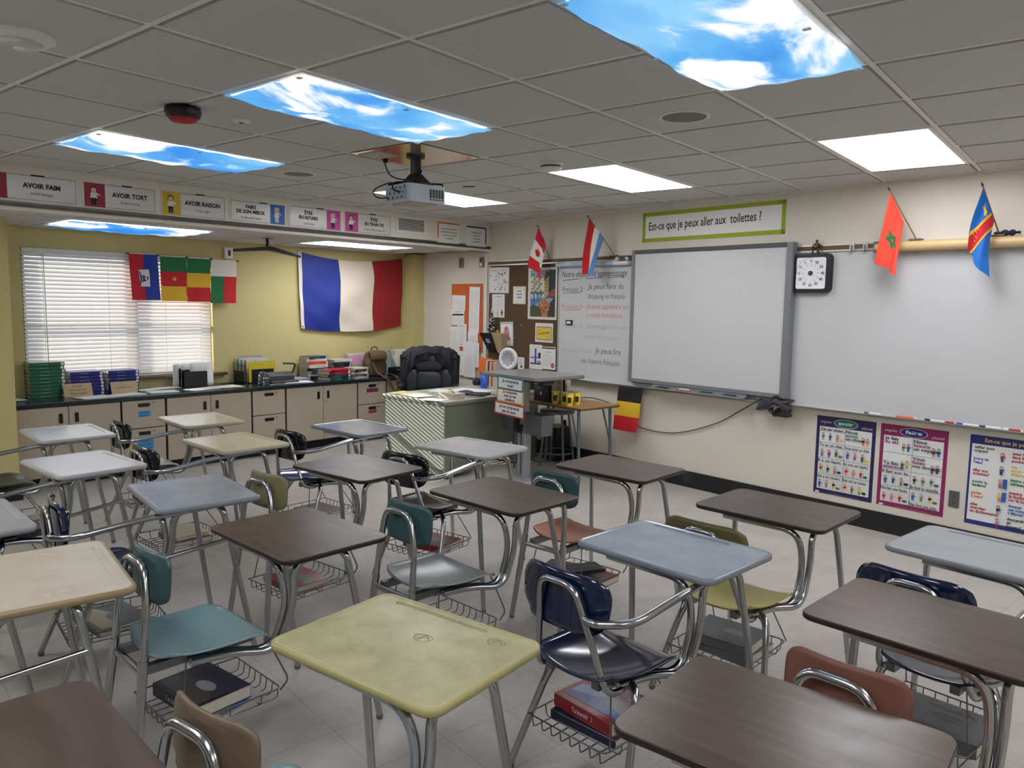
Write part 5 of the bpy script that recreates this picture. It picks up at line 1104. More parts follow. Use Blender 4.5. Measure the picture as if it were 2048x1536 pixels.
# ================================================================== COUNTER
CAB = mat('cabinet_beige', (178, 166, 146), .55, noise=.03, scale=6); CTOP = mat('dark_green_countertop', (28, 40, 44), .22, noise=.18, scale=60); GAPM = mat('cabinet_black_gap', (14, 13, 13), .7)
MF = -3.90; ZT = .74
o = tag(G().box(.735, 5.60, MW + .006 - MW, 0, 0, 0, CTOP).build('x'), 'x', 'x'); bpy.data.objects.remove(o)
def WB_(b0, b1, m0, m1, z0, z1, m, g=None):     # box in the window wall frame
    g = g or G(); return g.box(b0, b1, -(m1 - MW), -(m0 - MW), z0, z1, m)
fl = M_ * MW
o = tag(WB_(.732, 5.425, MW, MF + .015, ZT - .036, ZT, CTOP).build('worktop', None, fl, RW, bev=.004), 'long dark green worktop running under the window over the beige cabinets', 'worktop')
o2 = None
def cab_base(b0, b1, label, cat='cabinet'):
    t = tag(WB_(b0, b1, MW + .01, MF - .022, .095, ZT - .038, GAPM, WB_(b0 + .004, b1 - .004, MW + .03, MF - .07, 0, .095, GAPM)).build('cabinet_unit', None, fl, RW), label, cat, 'beige base cabinets'); return t
def pull(par, b0, b1, z0, z1):
    G().prism(rrect(b0, b1, z0, z1, .008, 3), 0, .006, mat('black_pull', (14, 14, 15), .35), T=Matrix(((1, 0, 0, 0), (0, 0, -1, -(MF - MW) + .0005), (0, 1, 0, 0), (0, 0, 0, 1)))).build('handle', par, bev=.0015)
def lock(par, b, z): G().cyl((b, -(MF - MW) - .003, z), (b, -(MF - MW) + .0005, z), .008, STEEL, 10).build('lock', par)
def door_cab(b0, b1, label, lk=False):
    t = cab_base(b0, b1, label); mid = (b0 + b1) / 2
    for k, (x0, x1) in enumerate(((b0 + .008, mid - .003), (mid + .003, b1 - .008))):
        d = WB_(x0, x1, MF - .02, MF, .10, ZT - .042, CAB).build('door', t, bev=.002)
        px_ = x1 - .075 if k == 0 else x0 + .045; pull(d, px_, px_ + .03, .555, .64)
        if lk and k == 1: lock(d, px_ - .01, .52)
def drawer_cab(b0, b1, label, notes=()):
    t = cab_base(b0, b1, label); mid = (b0 + b1) / 2
    for k, (z0, z1) in enumerate(((.442, ZT - .042), (.10, .434))):
        d = WB_(b0 + .010, b1 - .010, MF - .02, MF, z0, z1, CAB).build('drawer', t, bev=.002)
        pull(d, mid - .055, mid + .05, z1 - .060, z1 - .028); lock(d, mid + .085, z1 - .028)
        for (kk, w, dz, h, m, tx) in notes:
            if kk != k: continue
            q = G().box(mid - w / 2, mid + w / 2, -(MF - MW) - .001, -(MF - MW), z1 - dz - h, z1 - dz, m).build('sticker', d); a = Art(0)
            for n_, l in enumerate(tx): a.text(l, mid, z1 - dz - h * (n_ + .72) / len(tx), h / len(tx) * .42, INK, al='c', w=w * .7)
            for v in a.g.v: v.y += -(MF - MW) - .0012
            a.build('sticker_print', q)
NB = mat('blue_sticker', (64, 140, 196), .6, noise=.05); NM = mat('purple_sticker', (120, 30, 84), .6); NR = mat('red_sticker', (176, 56, 66), .6)
door_cab(.736, 1.604, 'two-door beige cabinet next to the yellow column')
drawer_cab(1.606, 2.008, 'two-drawer cabinet with blue stickers', [(0, .11, .10, .055, NB, ['Français', 'papier']), (1, .15, .10, .10, NB, ['Crayons', 'et', 'stylos'])])
door_cab(2.012, 2.888, 'two-door beige cabinet between the two left drawer units')
drawer_cab(2.890, 3.282, 'two-drawer cabinet without stickers, below the hole punch')
door_cab(3.286, 4.216, 'two-door beige cabinet with a small lock, below the book piles', True)
drawer_cab(4.220, 4.640, 'two-drawer cabinet with purple and red stickers', [(0, .17, .075, .045, NM, []), (1, .12, .072, .032, NR, ['Oublié'])])
drawer_cab(4.644, 5.06, 'two-drawer cabinet at the corner end behind the teacher desk'); 
cab_base(5.062, 5.42, 'plain corner cabinet mostly hidden behind the office chair')

# things on the worktop --------------------------------------------------------------
def W3(b, m, z=ZT): return Wd(b, z, m)
GB, NB2 = cv('textbook_green', (34, 104, 74), .28), cv('textbook_blue', (34, 36, 120), .28)
ordn = ['bottom', 'second', 'third', 'fourth', 'fifth', 'sixth', 'seventh', 'eighth', 'ninth', 'tenth', 'eleventh', 'twelfth']
def stack(n, b, m, th, cover, what, where, group, w=.285, d=.225, jit=.006, ang=0.0):
    rnd = random.Random(n + int(b * 100)); z = ZT
    for k in range(n):
        nm = 'topmost' if k == n - 1 else (ordn[k] if k == 0 else ordn[k] + ' from the bottom')
        c = cover if not isinstance(cover, list) else cover[k % len(cover)]
        a_ = ang if not isinstance(ang, list) else ang[k % len(ang)]
        lab = '%s, %s %s' % (what if not isinstance(what, list) else what[k % len(what)], nm, where)
        t_ = th if not isinstance(th, list) else th[k % len(th)]
        o = book(lab, W3(b + rnd.uniform(-jit, jit), m + rnd.uniform(-jit, jit), z), RW + a_ + rnd.uniform(-.03, .03), w, d, t_, c, group)
        a = Art(0); a.rect(w / 2 - .03, .004, w / 2 - .008, t_ - .004, WHITE); a.text('discovering', -.06, t_ * .33, t_ * .3, mat('silver_ink', (190, 196, 190), .5), w=.07)
        for v in a.g.v: v.y += -d / 2 - .0002
        a.build('spine_print', o); z += t_
stack(10, 1.13, -4.38, .0315, GB, 'green textbook', 'in the tall green stack left of the blind', 'stacked green textbooks')
stack(7, 1.455, -4.37, .0310, NB2, 'blue textbook', 'in the left blue stack under the window', 'stacked blue textbooks', w=.28)
stack(7, 1.765, -4.35, .0305, NB2, 'blue textbook', 'in the right blue stack under the window', 'stacked blue textbooks', w=.28)
def card(label, b, m, w, h, lines, lean=-.35, yaw_=0.0):
    t = tag(G().box(-w / 2, w / 2, -.004, 0, 0, h, KRAFT).build('cardboard_sign', None, W3(b, m), (-.38, 0, RW + yaw_)), label, 'sign', 'cardboard name signs on the worktop')
    a = Art(.0044)
    for k, l in enumerate(lines): a.text(l, 0, h * (.72 if len(lines) > 1 else .45) - k * h * .27, h * .14, mat('brown_marker', (96, 66, 44), .7), al='c', w=min(w * .6, len(l) * .018), shear=.2)
    a.build('print', t)
card('cardboard sign with three handwritten lines against the left blue stack', 1.355, -4.19, .24, .125, ['Daily', 'Homework', 'Wednesday'])
card('cardboard sign with one handwritten line against the right blue stack', 1.745, -4.165, .235, .12, ['Vendredi 5 mai'])
def sheets(label, b, m, w, h, a_, m_=WHITE, n=3, th=.0022, fan=.06, name='paper_pile', z=ZT, group='loose papers on the worktop'):
    g = G(); rnd = random.Random(int(b * 1000) + int(m * 100))
    for k in range(n):
        T = Matrix.Translation((rnd.uniform(-.012, .012), rnd.uniform(-.012, .012), k * th)) @ rotz(rnd.uniform(-fan, fan)); mm = m_[k % len(m_)] if isinstance(m_, list) else m_
        g.box(-w / 2, w / 2, -h / 2, h / 2, 0, th * .9, mm, T)
    return tag(g.build(name, None, W3(b, m, z), RW + a_), label, 'paper', group)
sheets('white paper pile in front of the three-line cardboard sign', 1.43, -4.02, .28, .20, .15, n=4); sheets('white paper pile in front of the one-line cardboard sign', 1.70, -4.04, .29, .19, .32, n=4, fan=.12)
sheets('small paper pile right of the blue stacks, by the window', 2.03, -4.33, .2, .15, .1, n=3); sheets('paper pile in the middle under the blind, before the sorter', 2.06, -4.08, .26, .19, -.1, n=3)
sheets('paper pile tucked left beside the paper sorter', 2.22, -4.36, .24, .17, .05, n=4, fan=.15)
sheets('white papers before the black paper sorter', 2.44, -4.06, .28, .2, .12, n=3, fan=.1); sheets('papers with a yellow sheet at the right of the sorter', 2.72, -4.10, .3, .2, -.05, m_=[WHITE, YEL, WHITE], n=3, fan=.2)
sheets('yellow paper at the right end near the office chair', 5.12, -4.03, .26, .18, .2, m_=YEL, n=2); sheets('white sheets before the dark hole punch', 3.52, -4.05, .3, .18, -.15, n=3, fan=.15)
# face mask
g = G(); g.grid(lambda u, v: ((u - .5) * .15, (v - .5) * .09 * (1 - .3 * abs(2 * u - 1)), .005 + .018 * math.sin(u * PI) * math.sin(v * PI) + .003 * math.sin(v * 22)), 14, 12, mat('mask_mint', (170, 200, 192), .85), True)
g.tube(bez([(-.07, .03, .006), (-.11, .02, .004), (-.10, -.03, .004), (-.07, -.03, .006)], 14), .0015, WPLAST, 5)
tag(g.build('face_mask', None, W3(.86, -4.18, ZT), RW + .2, solid=.001), 'crumpled mint face mask at the left end of the worktop', 'mask')
# black sorter with papers
t = thing('paper_sorter', 'black step sorter under the right half of the blind', 'sorter', W3(2.47, -4.34), RW)
g = G().box(-.13, .13, -.10, .13, 0, .008, BLACK)
for y, h in ((-.09, .165), (-.03, .18), (.03, .19), (.10, .2)): g.prism(rrect(-.12, .12, 0, h, .012, 3), 0, .004, BLACK, T=Matrix(((1, 0, 0, 0), (0, 0, -1, y), (0, 1, 0, 0), (0, 0, 0, 1))))
g.build('dividers', t)
for k, (y, dx, h) in enumerate(((-.055, -.05, .235), (-.04, -.03, .24), (.005, -.11, .225), (.05, -.15, .225), (.07, -.165, .22))):
    s_ = G(); s_.grid(lambda u, v, dx=dx, y=y, h=h: (dx + u * .24 + .0, y - .012 * math.sin(v * 2) * (1 - u), .01 + v * h), 4, 6, WHITE, True)
    tag(s_.build('paper_sheet', None, W3(2.47, -4.34), RW, solid=.003), ['front sheet', 'second sheet', 'middle sheet', 'fourth sheet', 'rear sheet'][k] + ' standing in the black step sorter', 'paper', 'papers in the step sorter')
# folder rack
t = thing('folder_rack', 'black rack of standing colour folders behind the hole punch', 'rack', W3(3.18, -4.36), RW)
G().box(-.17, .17, -.12, .13, 0, .008, BLACK).box(-.17, -.165, -.12, .13, 0, .13, BLACK).box(.165, .17, -.12, .13, 0, .09, BLACK).build('rack', t)
for k, (c, nm, h) in enumerate((((196, 192, 180), 'cream', .27), ((120, 150, 90), 'green', .26), ((200, 200, 196), 'white', .265), ((90, 150, 110), 'mint', .25), ((206, 206, 200), 'pale', .262), ((176, 84, 80), 'red', .245), ((206, 202, 190), 'ivory', .25), ((70, 110, 180), 'blue', .275))):
    y = .11 - .028 * k if nm != 'blue' else .125
    tag(G().box(-.16 + .006 * k, .13 + .004 * k, y, y + .006, .01, h, mat('folder_' + nm, c, .7)).build('file_folder', None, W3(3.18, -4.36), RW), nm + ' folder standing in the rack behind the hole punch', 'folder', 'folders in the black rack')
tag(G().box(-.12, .19, -.105, -.098, .01, .235, mat('folder_yellow', (200, 180, 40), .7)).box(-.09, .17, -.108, -.106, .01, .15, BLACK).build('file_folder', None, W3(3.18, -4.36), RW), 'yellow folder at the front of the rack with a black pocket', 'folder', 'folders in the black rack')
# binding machine / punch
t = thing('hole_punch', 'dark grey heavy-duty punch with a raised lever handle on the worktop', 'hole punch', W3(3.36, -4.10), RW)
g = G(); g.box(-.16, .17, -.07, .09, 0, .03, DGREY).box(-.15, .16, .0, .085, .03, .075, DGREY); g.build('base', t, bev=.008, seg=3)
G().prism(rrect(-.15, .15, -.03, .05, .02), 0, .012, mat('punch_top', (90, 92, 94), .35), T=Matrix.Translation((0, .03, .085)) @ Matrix.Rotation(.5, 4, 'X')).build('tray_cover', t, bev=.003)
G().tube(fillet([(.145, .05, .06), (.175, .03, .16), (.165, .0, .205), (.02, .0, .215)], .03, 5), .012, DGREY, 12).build('lever', t); G().box(-.16, .16, -.005, .002, .076, .082, ALU).build('guide', t)
g = G(); g.lathe([(.0, 0), (.05, 0), (.055, .01), (.05, .09), (.035, .135), (.0, .145)], DGREY, 20); g.box(-.03, .03, -.09, -.03, 0, .05, DGREY)
t2 = thing('electric_stapler', 'rounded dark electric sharpener left of the hole punch', 'sharpener', W3(3.11, -4.06), RW); g.build('body', t2, bev=.004); G().box(-.03, .04, -.058, -.052, .07, .078, WPLAST).build('light_strip', t2)
tag(G().tube(bez([(0, 0, .005), (.10, .02, .004), (.2, -.03, .004), (.26, 0, .004)], 16), .003, mat('white_cord', (190, 190, 186), .5), 6).build('power_cord', None, W3(3.13, -3.98), RW), 'pale cord lying at the foot of the hole punch', 'cord')
tag(G().tube(bez([(0, 0, .006), (.12, .04, .004), (.22, -.02, .004), (.34, .05, .004), (.42, .02, .03)], 20), .0035, BLACK, 6).build('power_cord', None, W3(2.80, -4.36), RW), 'black cord on the worktop between the sorter and the folder rack', 'cord')
sheets('pale blue paper pile between punch and book piles', 3.60, -4.22, .28, .2, .1, m_=mat('pale_blue_paper', (150, 158, 180), .8), n=5, th=.006, fan=.1)
# piles of mixed books
RB, WBk, OB, TB_, SB = cv('pile_red', (160, 30, 44)), cv('pile_white', (200, 196, 186)), cv('pile_orange', (206, 72, 44)), cv('pile_teal', (30, 60, 84)), cv('pile_black', (24, 24, 30))
gp = 'mixed books piled on the worktop'
stack(4, 4.02, -4.08, [.034, .030, .040, .018], [cv('pile_green', (30, 86, 60)), TB_, RB, RB], ['green backed book', 'blue backed book', 'thick red book', 'slim red book'], 'in the front book pile', gp, w=.30, d=.22, ang=[.1, -.1, .05, .18])
stack(9, 3.93, -4.36, [.03, .035, .028, .03, .012, .03, .034, .03, .028], [SB, WBk, TB_, SB, WBk, WBk, OB, WBk, TB_], ['black book', 'white paged book', 'teal book', 'dark book', 'thin white book', 'cream book', 'orange spined book', 'pale book', 'dark blue spined book'], 'in the tall back book pile', gp, w=.26, d=.2, ang=[.1, 0, .2, -.1, .1, 0, .05, -.1, .05], jit=.012)
stack(7, 4.27, -4.36, [.03, .028, .03, .03, .026, .034, .03], [SB, WBk, SB, RB, SB, TB_, WBk], ['black book', 'grey book', 'dark book', 'maroon book', 'charcoal book', 'blue ring bound book', 'white topped book'], 'in the middle back book pile', gp, w=.26, d=.2, ang=[0, .1, -.05], jit=.012)
stack(5, 4.33, -4.08, [.022, .028, .026, .03, .018], [WBk, BC, WBk, SB, WBk], ['white book', 'brown book', 'pale book', 'black book', 'thin white book'], 'in the low pile beside the backpack', gp, w=.22, d=.2, ang=[.15, .05, -.1])
# hanging file crate with pink tabs
t = thing('file_box', 'file box with pink, white and green folders behind the brown backpack', 'box', W3(4.56, -4.40), RW)
G().box(-.17, .17, -.1, .1, 0, .12, mat('lime_box', (120, 170, 60), .6)).build('box', t, bev=.004)
for k in range(7):
    c = [(210, 150, 180), (214, 208, 206), (170, 196, 176), (210, 150, 180), (206, 206, 206), (214, 208, 206), (196, 120, 150)][k]
    tag(G().box(-.16 + .01 * k, .15 + .008 * (k % 3), -.09 + .027 * k, -.084 + .027 * k, .125, .25 + .006 * (k % 3), mat('tabfolder_%d' % k, c, .7)).build('file_folder', None, W3(4.56, -4.40), RW), ['pink folder at the front of', 'white folder second in', 'pale green folder third in', 'pink folder fourth in', 'grey white folder fifth in', 'white folder sixth in', 'deep pink folder at the back of'][k] + ' the file box behind the backpack', 'folder', 'folders in the file box')
# backpack
t = thing('backpack', 'olive brown backpack on the worktop with its strap hanging over the edge', 'backpack', W3(4.63, -4.12), RW - .1)
BP = mat('backpack_canvas', (88, 70, 48), .85, noise=.12, scale=40, bump=.2, bscale=120)
def bag(u, v):
    a = u * 2 * PI; zz = v; wx = .145 * (1 - .28 * max(0, zz - .55) / .45) ; wy = .085 * (1 - .35 * max(0, zz - .5) / .5); k = (abs(math.cos(a)) ** 3.2 + abs(math.sin(a)) ** 3.2) ** (-1 / 3.2)
    e = 1 - max(0, .06 - zz) * 4; e *= 1 - max(0, zz - .92) * 6; r = 1 + .03 * math.sin(a * 3 + zz * 9)
    return (wx * k * math.cos(a) * e * r, wy * k * math.sin(a) * e * r, .005 + .30 * zz)
g = G(); g.grid(bag, 40, 20, BP, True, closeu=True); n = 40; top = [bag(i / n, 1) for i in range(n)]; bot = [bag(i / n, 0) for i in range(n)]; g.add(top, [list(range(n))], BP); g.add(bot, [list(range(n))[::-1]], BP); g.build('body', t)
g = G(); g.grid(lambda u, v: ((u - .5) * .24 * (1 - .1 * v), -.035 - .068 * min(1, v * 1.4) - .006 * math.sin(u * PI), .312 - .012 * (2 * u - 1) ** 2 - .11 * v * v), 12, 10, BP, True); g.build('flap', t, solid=.006)
G().tube(bez([(-.045, 0, .295), (-.04, 0, .335), (0, 0, .352), (.04, 0, .335), (.045, 0, .295)], 20), .007, mat('backpack_handle', (50, 38, 26), .7), 8).build('handle', t)
def strapg(pts, w=.015):
    g = G(); P = bez(pts, 30); vs = []
    for p in P: vs += [p + Vector((-w, 0, 0)), p + Vector((w, 0, 0)), p + Vector((w, -.004, 0)), p + Vector((-w, -.004, 0))]
    fs = []
    for i in range(len(P) - 1):
        for j in range(4): fs.append((4 * i + j, 4 * i + (j + 1) % 4, 4 * i + 4 + (j + 1) % 4, 4 * i + 4 + j))
    g.add(vs, fs, mat('strap_webbing', (86, 66, 46), .8, noise=.1), False); return g
strapg([(-.09, -.10, .17), (-.05, -.14, .06), (-.01, -.21, .012), (.03, -.262, -.03), (.09, -.272, -.14), (.15, -.27, -.165), (.17, -.268, -.12), (.16, -.262, -.02), (.16, -.20, .014), (.14, -.09, .03)]).build('strap', t)
# plastic bag
t = thing('plastic_bag', 'tied translucent grey green plastic bag beside the backpack', 'bag', W3(4.93, -4.30), RW)
PB = mat('thin_plastic', (120, 140, 132), .25, noise=.15, scale=14, alpha=.72)
def pb(u, v): a = u * 2 * PI; r = (.165 * (1 - v) ** .75 * (.82 + .18 * math.sin(v * 5 + 1)) + .012); k = 1 + .13 * math.sin(a * 4 + v * 9) + .09 * math.sin(a * 9 - v * 14) + .05 * math.sin(a * 17 + v * 21); return (r * k * math.cos(a) + .07 * v ** 1.4, r * k * .7 * math.sin(a), .29 * v ** .85 + .008 * math.sin(a * 6 + v * 12) * v)
g = G(); g.grid(pb, 44, 18, PB, True, closeu=True); g.build('bag', t); g = G(); g.grid(lambda u, v: (.07 + .011 * math.cos(u * 6.28) * (1 + 1.3 * v) + .02 * v, .010 * math.sin(u * 6.28) * (1 + 1.5 * v * math.sin(u * 19) ** 2), .285 + (.05 + .02 * math.sin(u * 19)) * v), 40, 5, mat('thin_plastic_top', (170, 168, 160), .35), True, closeu=True); g.build('tied_top', t)
# white file crates near corner
t = thing('file_tray', 'white wire file tray with folders in the corner beyond the plastic bag', 'file tray', W3(5.24, -4.36), RW)
g = G().box(-.16, .16, -.12, .12, 0, .01, WPLAST).box(-.16, -.15, -.12, .12, 0, .22, WPLAST).box(.15, .16, -.12, .12, 0, .25, WPLAST)
g.build('tray', t, bev=.002)
for k in range(5): tag(G().box(-.14, .14, -.10 + .045 * k, -.094 + .045 * k, .012, .28 + .012 * (k % 2), [PAPER2, WHITE, mat('folder_buff', (206, 196, 140), .8)][k % 3]).build('file_folder', None, W3(5.24, -4.36), RW), ['buff', 'white', 'pale yellow', 'cream', 'plain white'][k] + ' folder, %s from the front in the corner file tray' % ordn[k].replace('bottom', 'first'), 'folder', 'folders in the corner file tray')
t = thing('desk_tray', 'black stacked letter tray on the worktop behind the office chair', 'tray', W3(5.02, -4.07), RW); G().box(-.14, .14, -.06, .1, .012, .018, BLACK).box(-.14, .14, -.06, .1, .055, .061, BLACK).box(-.14, -.135, -.06, .1, .012, .09, BLACK).box(.135, .14, -.06, .1, .012, .09, BLACK).box(-.14, .14, .095, .1, .0, .09, BLACK).box(-.14, .14, -.06, -.055, .0, .03, BLACK).build('trays', t, bev=.002)

# ================================================================== TEACHER DESK
RT = math.radians(-3); DO = Vector((-1.533 - .88 * math.cos(RT), 3.697 - .88 * math.sin(RT), 0))
def TD(x, y, z=0): return Vector((DO.x + x * math.cos(RT) - y * math.sin(RT), DO.y + x * math.sin(RT) + y * math.cos(RT), z))
SD = mat('desk_steel_green_grey', (150, 158, 148), .4, noise=.03, scale=5); SD2 = mat('desk_shaded_side_steel', (112, 118, 102), .45, noise=.03); SDT = mat('desk_top_laminate', (176, 174, 166), .3, noise=.04)  # side steel is a darker copy, shade of that side put into its colour
t = thing('teacher_desk', 'large grey green steel teacher desk with sunlit end panel', 'desk', DO, RT)
G().box(0, .88, 0, 1.42, .705, .738, SDT).box(-.002, .882, -.002, 1.422, .700, .728, mat('desk_edge', (126, 128, 120), .4)).build('desktop', t, bev=.003)
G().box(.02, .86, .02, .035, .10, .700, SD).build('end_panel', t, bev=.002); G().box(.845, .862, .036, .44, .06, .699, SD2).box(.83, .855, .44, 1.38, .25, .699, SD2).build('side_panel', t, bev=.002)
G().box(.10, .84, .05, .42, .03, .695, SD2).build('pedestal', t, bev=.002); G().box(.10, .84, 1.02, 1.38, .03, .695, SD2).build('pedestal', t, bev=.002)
for x, y in ((.14, .09), (.80, .09), (.14, 1.34), (.80, 1.34)): G().cyl((x, y, 0), (x, y, .032), .018, STEEL, 10).build('foot', t)
gt = 'papers on the teacher desk'
def onT(x, y, z=.7385): return TD(x, y, z)
def psheet(label, x, y, w, h, a_, m, n=1, th=.0015, name='paper_sheet', grp=gt, z=.7385):
    g = G(); rnd = random.Random(int(x * 999 + y * 77))
    for k in range(n): g.box(-w / 2, w / 2, -h / 2, h / 2, 0, th * .9, m, Matrix.Translation((rnd.uniform(-.01, .01), rnd.uniform(-.01, .01), k * th)) @ rotz(rnd.uniform(-.06, .06) if n > 1 else 0))
    return tag(g.build(name, None, onT(x, y, z), RT + a_), label, 'paper', grp)
psheet('yellow folder sheet along the left edge of the teacher desk', .17, .20, .36, .24, .15, mat('yellow_sheet', (214, 204, 130), .7), 3)
psheet('white printed sheet overlapping the yellow one on the teacher desk', .38, .13, .28, .22, -.2, WHITE, 3, .0018, z=.7435); psheet('white papers near the chair side of the teacher desk', .26, .62, .3, .24, .4, WHITE, 3)
psheet('open paper spread in the middle of the teacher desk', .40, .84, .42, .28, .2, WHITE, 2, .003); psheet('white sheet hanging at the near corner beside the tissue box', .70, .05, .24, .15, .3, WHITE, 2)
t = thing('tissue_box', 'white patterned tissue box with a tissue sticking up on the teacher desk', 'tissue box', onT(.72, .25), RT + .1)
g = G().box(-.115, .115, -.06, .06, 0, .055, mat('tissue_box_print', (186, 180, 160), .7, noise=.35, scale=45)); g.build('box', t, bev=.003)
g = G(); g.grid(lambda u, v: ((u - .5) * .13 * (1 - v * .75) + .008 * math.sin(v * 6), .022 * math.cos(u * 9 + v * 3) * (1 - .5 * v), .05 + .055 * v * (1 - .35 * abs(2 * u - 1))), 14, 8, mat('tissue', (224, 218, 188), .9), True); g.build('tissue', t, solid=.0015)
t = thing('planner', 'black open planner binder on the teacher desk', 'planner', onT(.62, .62), RT + .5); G().box(-.17, .17, -.12, .12, 0, .012, BLACK).build('cover', t, bev=.003); G().grid(lambda u, v: (-.16 + .15 * u, -.11 + .22 * v, .014 + .014 * math.sin(u * PI)), 8, 2, DGREY, True).build('page_block', t, solid=.002)
tag(G().tube(bez([(0, 0, .004), (.08, .12, .003), (.02, .3, .003), (.1, .42, .003)], 16), .003, BLACK, 6).build('cable', None, onT(.76, .40), RT), 'thin black cable on the teacher desk behind the tissue box', 'cable')
# items at the far end
t = thing('desk_light', 'white round therapy light with blue dotted lens at the far end of the teacher desk', 'lamp', F(-2.80, .7385, .40), .10)
g = G(); TT = Matrix.Translation((0, 0, .315)) @ Matrix.Rotation(PI / 2, 4, 'X')
g.lathe([(0, -.018), (.095, -.018), (.115, -.008), (.120, .006), (.112, .018), (.088, .022), (.086, .016), (0, .016)], WPLAST, 36, TT); g.build('housing', t)
a = Art(0)
for i in range(-4, 5):
    for j in range(-4, 5):
        if i * i + j * j < 19: a.ell(i * .0175, .315 + j * .0175, .0068, .0068, mat('lens_blue', (50, 76, 130), .4), 8); a.y -= .00018
for v in a.g.v: v.y -= .0175
a.build('lens', t); G().tube([(0, .0, .21), (0, .01, .04)], .012, WPLAST, 10).lathe([(.07, 0), (.068, .012), (.02, .02), (0, .02)], WPLAST, 24).build('stand', t)
tag(G().box(-.09, .09, -.02, .02, 0, .29, ORANGE).build('orange_binder', None, F(-3.27, .7385, .34), RF + .1, bev=.002), 'orange binder standing at the far left end of the teacher desk', 'binder')
bg = 'booklets standing beside the round light'
for k in range(5): tag(G().box(-.003, .003, -.08, .08, 0, .28 - .008 * (k % 3), [WHITE, BC, WHITE, ORANGE, WBk][k]).build('booklet', None, F(-3.13 + .032 * k, .7385, .36), (0, .08, RF - .2)), ['leftmost white', 'brown second', 'middle white', 'orange fourth', 'rightmost pale'][k] + ' booklet between orange binder and round light', 'booklet', bg)
t = thing('water_cup', 'blue cup at the edge of the lectern top', 'cup', F(-2.94, .7385, .62), RF); G().lathe([(.035, 0), (.045, .17), (.043, .17), (.034, .006), (0, .006)], mat('blue_cup', (40, 90, 190), .25), 24).build('body', t); G().lathe([(.047, .165), (.047, .178), (0, .182)], mat('navy_lid', (26, 30, 60), .3), 24).build('lid', t)
tag(G().lathe([(0, 0), (.04, .0), (.05, .03), (.035, .07), (0, .08)], mat('navy_ball', (22, 24, 50), .6, noise=.1), 18).build('mouse', None, F(-3.22, .7385, .50), RF), 'dark rounded object under the orange binder', 'ornament')
# office chair with jacket -----------------------------------------------------
t = thing('office_chair', 'black leather office chair behind the teacher desk', 'chair', (-2.80, 4.78, 0), math.radians(42))
LEA = mat('black_leather', (30, 34, 38), .42, noise=.05, bump=.15, bscale=60)
def cushion(name, c, d, m=LEA, par=t, n=18, p=3.4, rx=0.0):
    g = G()
    def fn(u, v):
        a = u * 2 * PI; b = (v - .5) * PI; ca_, sa_, cb, sb = math.cos(a), math.sin(a), math.cos(b), math.sin(b); s_ = lambda w, e: math.copysign(abs(w) ** e, w); e = 2 / p
        return (d[0] / 2 * s_(cb, e) * s_(ca_, e), d[1] / 2 * s_(cb, e) * s_(sa_, e), d[2] / 2 * s_(sb, e))
    g.grid(fn, n * 2, n, m, True, closeu=True); return g.build(name, par, c, (rx, 0, 0))
cushion('seat', (0, 0, .49), (.54, .52, .12)); cushion('backrest', (0, .27, .80), (.56, .13, .66), rx=-.12)
cushion('lumbar_cushion', (0, .19, .74), (.30, .09, .24), rx=-.12); cushion('head_cushion', (0, .21, .95), (.34, .08, .20), rx=-.12); cushion('side_bolster', (-.20, .20, .74), (.14, .10, .30), rx=-.12); cushion('side_bolster', (.20, .20, .74), (.14, .10, .30), rx=-.12)
for sx in (-1, 1): G().tube(fillet([(sx * .26, .15, .50), (sx * .31, .15, .52), (sx * .31, .12, .70), (sx * .30, -.12, .70)], .05, 5), .02, BLACK, 10).build('armrest', t); cushion('arm_pad', (sx * .30, -.02, .715), (.07, .26, .035), BLACK)
G().cyl((0, 0, .10), (0, 0, .44), .03, BLACK, 14).build('column', t)
for k in range(5):
    a_ = 2 * PI * k / 5; l = G().tube([(0, 0, .10), (.30 * math.cos(a_), .30 * math.sin(a_), .07)], .022, BLACK, 8, r2=.015).build('base_leg', t); G().cyl((.30 * math.cos(a_) - .01, .30 * math.sin(a_) - .02, .03), (.30 * math.cos(a_) - .01, .30 * math.sin(a_) + .02, .03), .03, BLACK, 14).build('caster', l)
JK = mat('black_jacket', (22, 21, 32), .75, noise=.2, scale=14, bump=.3, bscale=30)
g = G()
def jk(u, v):
    # u across from left hem round the top to right hem, v front to back over the top of the backrest
    x = (u - .5) * 2; w = .315; X = w * math.copysign(abs(x) ** .8, x); topz = 1.135 - .07 * abs(x) ** 2.6
    s_ = v; ph = .010 * math.sin(x * 14 + s_ * 9) + .008 * math.sin(x * 27 - s_ * 5)
    if s_ < .38:      # front, falls lower at the sides like lapels
        k = (.38 - s_) / .38; drop = (.14 + .32 * abs(x) ** 2.2) * k; return (X * (1 + .03 * k), .235 - .055 * math.sin(min(1, k * 1.6) * PI / 2) - .02 * abs(x) + ph, topz - drop - .02)
    if s_ < .55: k = (s_ - .38) / .17; return (X, .235 + .12 * k, topz + .02 * math.sin(k * PI) + ph * .5 - .02)
    k = (s_ - .55) / .45; return (X * (1 + .04 * k), .355 + .03 * k + ph, topz - .02 - .60 * k)
g.grid(jk, 44, 34, JK, True)
for sx in (-1, 1): g.grid(lambda u, v, sx=sx: (sx * (.285 + .055 * math.cos(u * 2 * PI) * (1 - .2 * v)) , .24 + .06 * math.sin(u * 2 * PI) + .02 * math.sin(v * 8), 1.03 - .40 * v + .012 * math.sin(v * 22 + u * 6)), 14, 20, JK, True, closeu=True)
g.grid(lambda u, v: (.15 * math.cos(PI * u) * (1 + .12 * v), .20 - .035 * math.sin(PI * u) - .02 * v, 1.03 + .085 * math.sin(PI * u) - .05 * v + .006 * math.sin(u * 25)), 24, 6, JK, True)
